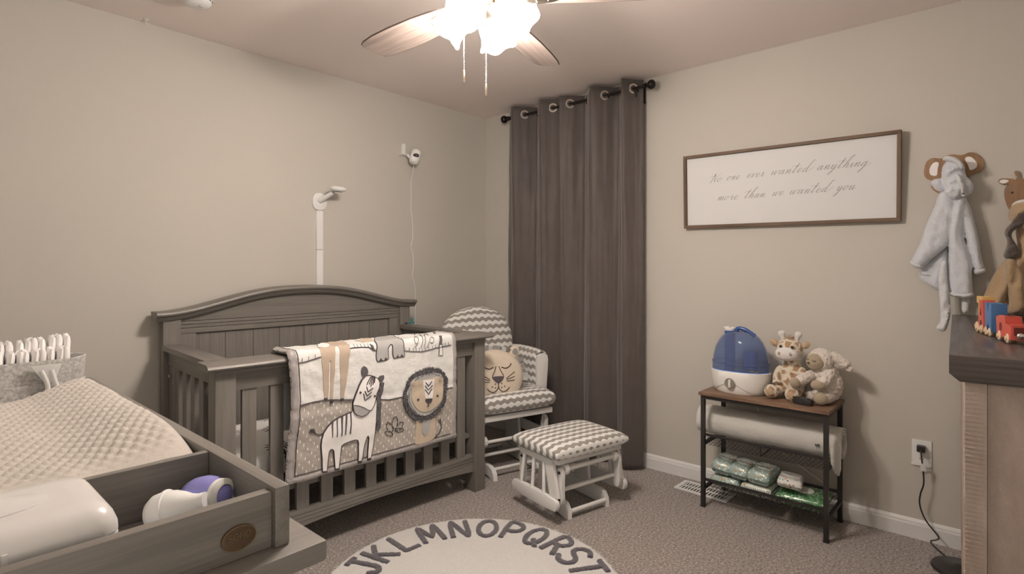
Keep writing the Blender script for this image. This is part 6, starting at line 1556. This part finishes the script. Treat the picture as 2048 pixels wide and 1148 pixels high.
# ------------------------------------------------------------------ dresser at the right edge
RD = math.radians(3.2)
t = NT('dark_weathered_top'); v = t.coord('Object', (4, 60, 60)); n = t.noise(v, 1.0, 5.0, .65); t.base(t.ramp(n, [(.3, seen(44, 36, 32)), (.5, seen(66, 56, 50)), (.7, seen(92, 80, 72))])); t.set(Roughness=.32); t.bump(n, .25, .002); M['dark_top'] = t.m
M['dark_top_y'] = wood('dark_weathered_end', seen(70, 59, 53), 'y', .25, .5)
t = NT('greige_cerused_panel'); v = t.coord('Object', (14, 14, 5)); n = t.noise(v, 1.0, 5.0, .7); n2 = t.noise(t.coord('Object'), 160.0, 2.0); t.base(t.mix(n2, t.ramp(n, [(.3, seen(118, 98, 84, 1.3)), (.5, seen(140, 119, 104, 1.3)), (.7, seen(158, 138, 122, 1.3))]), seen(132, 112, 98, 1.3))); t.set(Roughness=.6); M['cerused'] = t.m
M['raw_edge'] = wood('pale_sawn_edge', seen(190, 160, 140, 1.2), 'z', .35, .7)
rd = thing('tall_dresser', 'greige dresser with a thick dark wood top at the right edge, holding the toy train', 'dresser', (-1.497, -3.016, 0), RD)
# local x runs back along the dresser, local -y is its depth
BL, BD = 1.44, .45
obj('top_board', MB().prism([(0, 0), (0, -.043), (-.020, -.061), (-BD - .02, -.061), (-BD - .02, 0)], lambda a, b, d: Vector((d, a, 1.047 + b)), 0.022, BL + .02, .0015), M['dark_top'], rd)
obj('breadboard_strip', MB().prism([(0, 0), (0, -.043), (-.020, -.061), (-BD - .02, -.061), (-BD - .02, 0)], lambda a, b, d: Vector((d, a, 1.0472 + b)), 0, .0212, .0015), M['dark_top_y'], rd)
obj('front_board', MB().span(.024, BL + .019, -.0195, -.0185, 1.0468, 1.0475), M['black'], rd)
obj('carcase', MB().span(.020, BL, -.060, -BD, .085, .985), M['cerused'], rd)
# end frame: sawn stiles and recessed panel
def sawn(x, y0, y1, z0, z1, name):
    """a stile with rough saw ripples across it"""
    mb = MB(); n = 240
    def f(a, b): 
        y = y0 + (y1 - y0) * a; z = z0 + (z1 - z0) * b
        k = math.sin(z * 2 * PI / .0105 + 1.5 * noise.noise(Vector((y * 20, z * 6, 0)))) * (.5 + .5 * noise.noise(Vector((y * 30, z * 9, 5))))
        return Vector((x - .0022 * k * (1 - a) ** .7, y, z))
    mb.grid(8, n, f); mb.span(x + .003, .0199, y0, y1, z0, z1)
    return obj(name, mb, M['cerused'], rd, 50)
sawn(.008, -.030, -.0695, .02, .985, 'end_stile')
obj('end_panel', MB().span(.014, .0198, -.0745, -BD + .045, .085, .985), M['cerused'], rd)
obj('panel_bead', MB().tube([(.013, -.072, .086), (.013, -.072, .984)], .0026, 8), M['cerused'], rd)
obj('end_stile', MB().span(.008, .0198, -BD + .044, -BD, .02, .985, .002), M['cerused'], rd)
# drawer fronts, their sawn pale edges seen from the end
for k in range(4):
    z0 = .10 + k * .222
    for j in range(3):
        x0 = .024 + j * .472
        d = obj('drawer_front', MB().span(x0, x0 + .462, -.0595, -.030, z0, z0 + .212, .002), M['cerused'], rd)
        if j == 0:
            mb = MB(); n = 46
            for i in range(n): mb.box((x0 - .0015, -.030, z0 + .212 * (i + .5) / n), (.005, .005, .0033))
            obj('sawn_edge', mb, M['raw_edge'], d, 0)['kind'] = 'stuff'
            obj('edge_band', MB().span(x0 - .002, x0, -.044, -.0335, z0, z0 + .212), M['raw_edge'], d)
for x in (.04, BL - .04):
    for y in (-.08, -BD + .04): obj('foot', MB().span(x - .02, x + .02, y - .018, y + .018, 0, .0849, .002), M['cerused'], rd)

# ------------------------------------------------------------------ toy train of wooden letters
M['toy_red'] = plain('red_toy_paint', seen(184, 74, 58, .92), .45, var=.04); M['toy_blue'] = plain('blue_toy_paint', seen(60, 90, 122, 1.05), .45, var=.05); M['toy_yellow'] = plain('yellow_toy_paint', seen(190, 146, 82, 1.0), .45)
M['toy_wheel'] = wood('beech_wheel', seen(190, 156, 124), 'x', .16, .45); M['magnet'] = plain('steel_magnet', (.7, .68, .66), .2, 1.0)
TA = math.radians(13.6); ZT = 1.0476
def car(name, label, dist, parts_fn, off=0.0):
    """dist: metres back along the track from the engine's front wheel"""
    ux, uy = math.cos(TA), math.sin(TA)
    c = thing(name, label, 'toy train', (-1.128 + ux * dist - uy * off, -3.117 + uy * dist - .020 + ux * off, ZT), TA, 'toy letter train')
    parts_fn(c); return c
def wheels(c, xs):
    for x in xs:
        for s in (-1, 1):
            w = obj('wheel', MB().lathe([(0, 0), (.0115, 0), (.0135, .002), (.0135, .006), (.0115, .008), (.007, .008), (.006, .011), (0, .012)], 22, T(x, s * .0125, .0136) @ Rx(-s * PI / 2)), M['toy_wheel'], c, 40)
def letter_block(poly, holes_, m, c, name, th=.012):
    mb = MB(); mb.prism(poly, lambda a, b, d: Vector((a, d, b)), -th, th, .0012); o = obj(name, mb, M[m], c, 30)
    for h in holes_:
        for s in (-1, 1): obj('hole', MB().prism(h, lambda a, b, d: Vector((a, s * (th + .0003) + d, b)), -.0002, .0003), plain('deep_' + m, (.05, .02, .02) if m == 'toy_red' else (.02, .03, .05), .8) if ('deep_' + m) not in bpy.data.materials else bpy.data.materials['deep_' + m], o)  # thin dark plates on both faces paint the shade of uncut holes
def engine(c):
    P = [(-.030, .012), (.098, .012), (.098, .020), (.108, .060), (.104, .068), (.080, .064), (.080, .072), (.020, .072), (.020, .052), (-.030, .050)]
    mb = MB(); mb.prism(P, lambda a, b, d: Vector((a, d, b)), -.018, .018, .0015); o = obj('engine_body', mb, M['toy_red'], c, 30)
    dk = plain('deep_red', seen(92, 26, 22), .6)  # darker red plates paint the shade of the engine's window and recesses
    obj('cab_window', MB().prism([(.052, .030), (.072, .030), (.073, .046), (.068, .052), (.056, .052), (.051, .046)], lambda a, b, d: Vector((a, .0182 + d, b)), -.001, .0004), dk, o)
    obj('roof_recess', MB().span(.024, .072, -.010, .010, .0715, .0724), dk, o)
    obj('smoke_chest', MB().span(-.026, .018, -.014, .014, .0495, .0505), dk, o)
    obj('front_panel', MB().span(-.0306, -.0298, -.012, .012, .024, .046), dk, o)
    obj('magnet', MB().ball((-.036, 0, .024), (.008, .009, .009), 14, 10), M['magnet'], c)
    wheels(c, (.0, .075))
car('toy_engine', 'red wooden toy train engine with round wooden wheels, nearest car on the right dresser', 0.0, engine)
def blue(c):
    letter_block([(-.028, .014), (-.010, .014), (.004, .042), (.018, .014), (.040, .014), (.040, .100), (.020, .100), (.006, .070), (-.008, .100), (-.028, .100)], [], 'toy_blue', c, 'letter_body', .019); wheels(c, (-.010, .030)); obj('magnet', MB().ball((-.034, 0, .024), (.007, .008, .008), 12, 8), M['magnet'], c)
car('toy_letter_car', 'blue wooden letter car of the toy train, behind the red engine', .180, blue)
def red_a(c):
    letter_block([(-.034, .014), (.036, .014), (.018, .104), (-.016, .104)], [[(-.010, .018), (.010, .018), (.007, .040), (-.007, .040)], [(-.007, .056), (.007, .056), (.002, .078), (-.002, .078)]], 'toy_red', c, 'letter_body', .016); wheels(c, (-.016, .030)); obj('magnet', MB().ball((-.040, 0, .024), (.007, .008, .008), 12, 8), M['magnet'], c)
car('toy_letter_car', 'red letter A car of the toy train, standing behind the blue letter', .280, red_a)
def yellow(c):
    letter_block([(-.036, .090), (-.010, .090), (-.010, .014), (.012, .014), (.012, .090), (.036, .090), (.036, .112), (-.036, .112)], [], 'toy_yellow', c, 'letter_body', .016); wheels(c, (-.020, .022))
car('toy_letter_car', 'yellow letter car at the far end of the toy train, behind the red letter A', .372, yellow, -.016)

# ------------------------------------------------------------------ small things
for lab, px_, py_, m, z in (('blue pacifier lying on the crib side rail', -.915, -.165, seen(52, 76, 108), 0), ('teal pacifier lying on the crib side rail, right of the blue one', -.872, -.175, seen(60, 138, 136), 0)):
    pm = NT('pacifier_' + lab.split()[0]); pm.base(m); pm.set(Roughness=.12, Transmission_Weight=.35, IOR=1.4)
    p = thing('pacifier', lab, 'pacifier', (px_, py_, .8835), .3)
    obj('shield', loft(MB(), [[(x * k, y * k, z_) for x, y in round_poly([(-.021, -.014), (.021, -.014), (.021, .014), (-.021, .014)], 3)] for z_, k in ((0, .9), (.004, 1.0), (.008, 1.0), (.010, .85))]), pm.m, p, 50)
    obj('nipple', MB().lathe([(.006, .010), (.005, .016), (.0085, .024), (.008, .031), (0, .035)], 16), pm.m, p, 60)
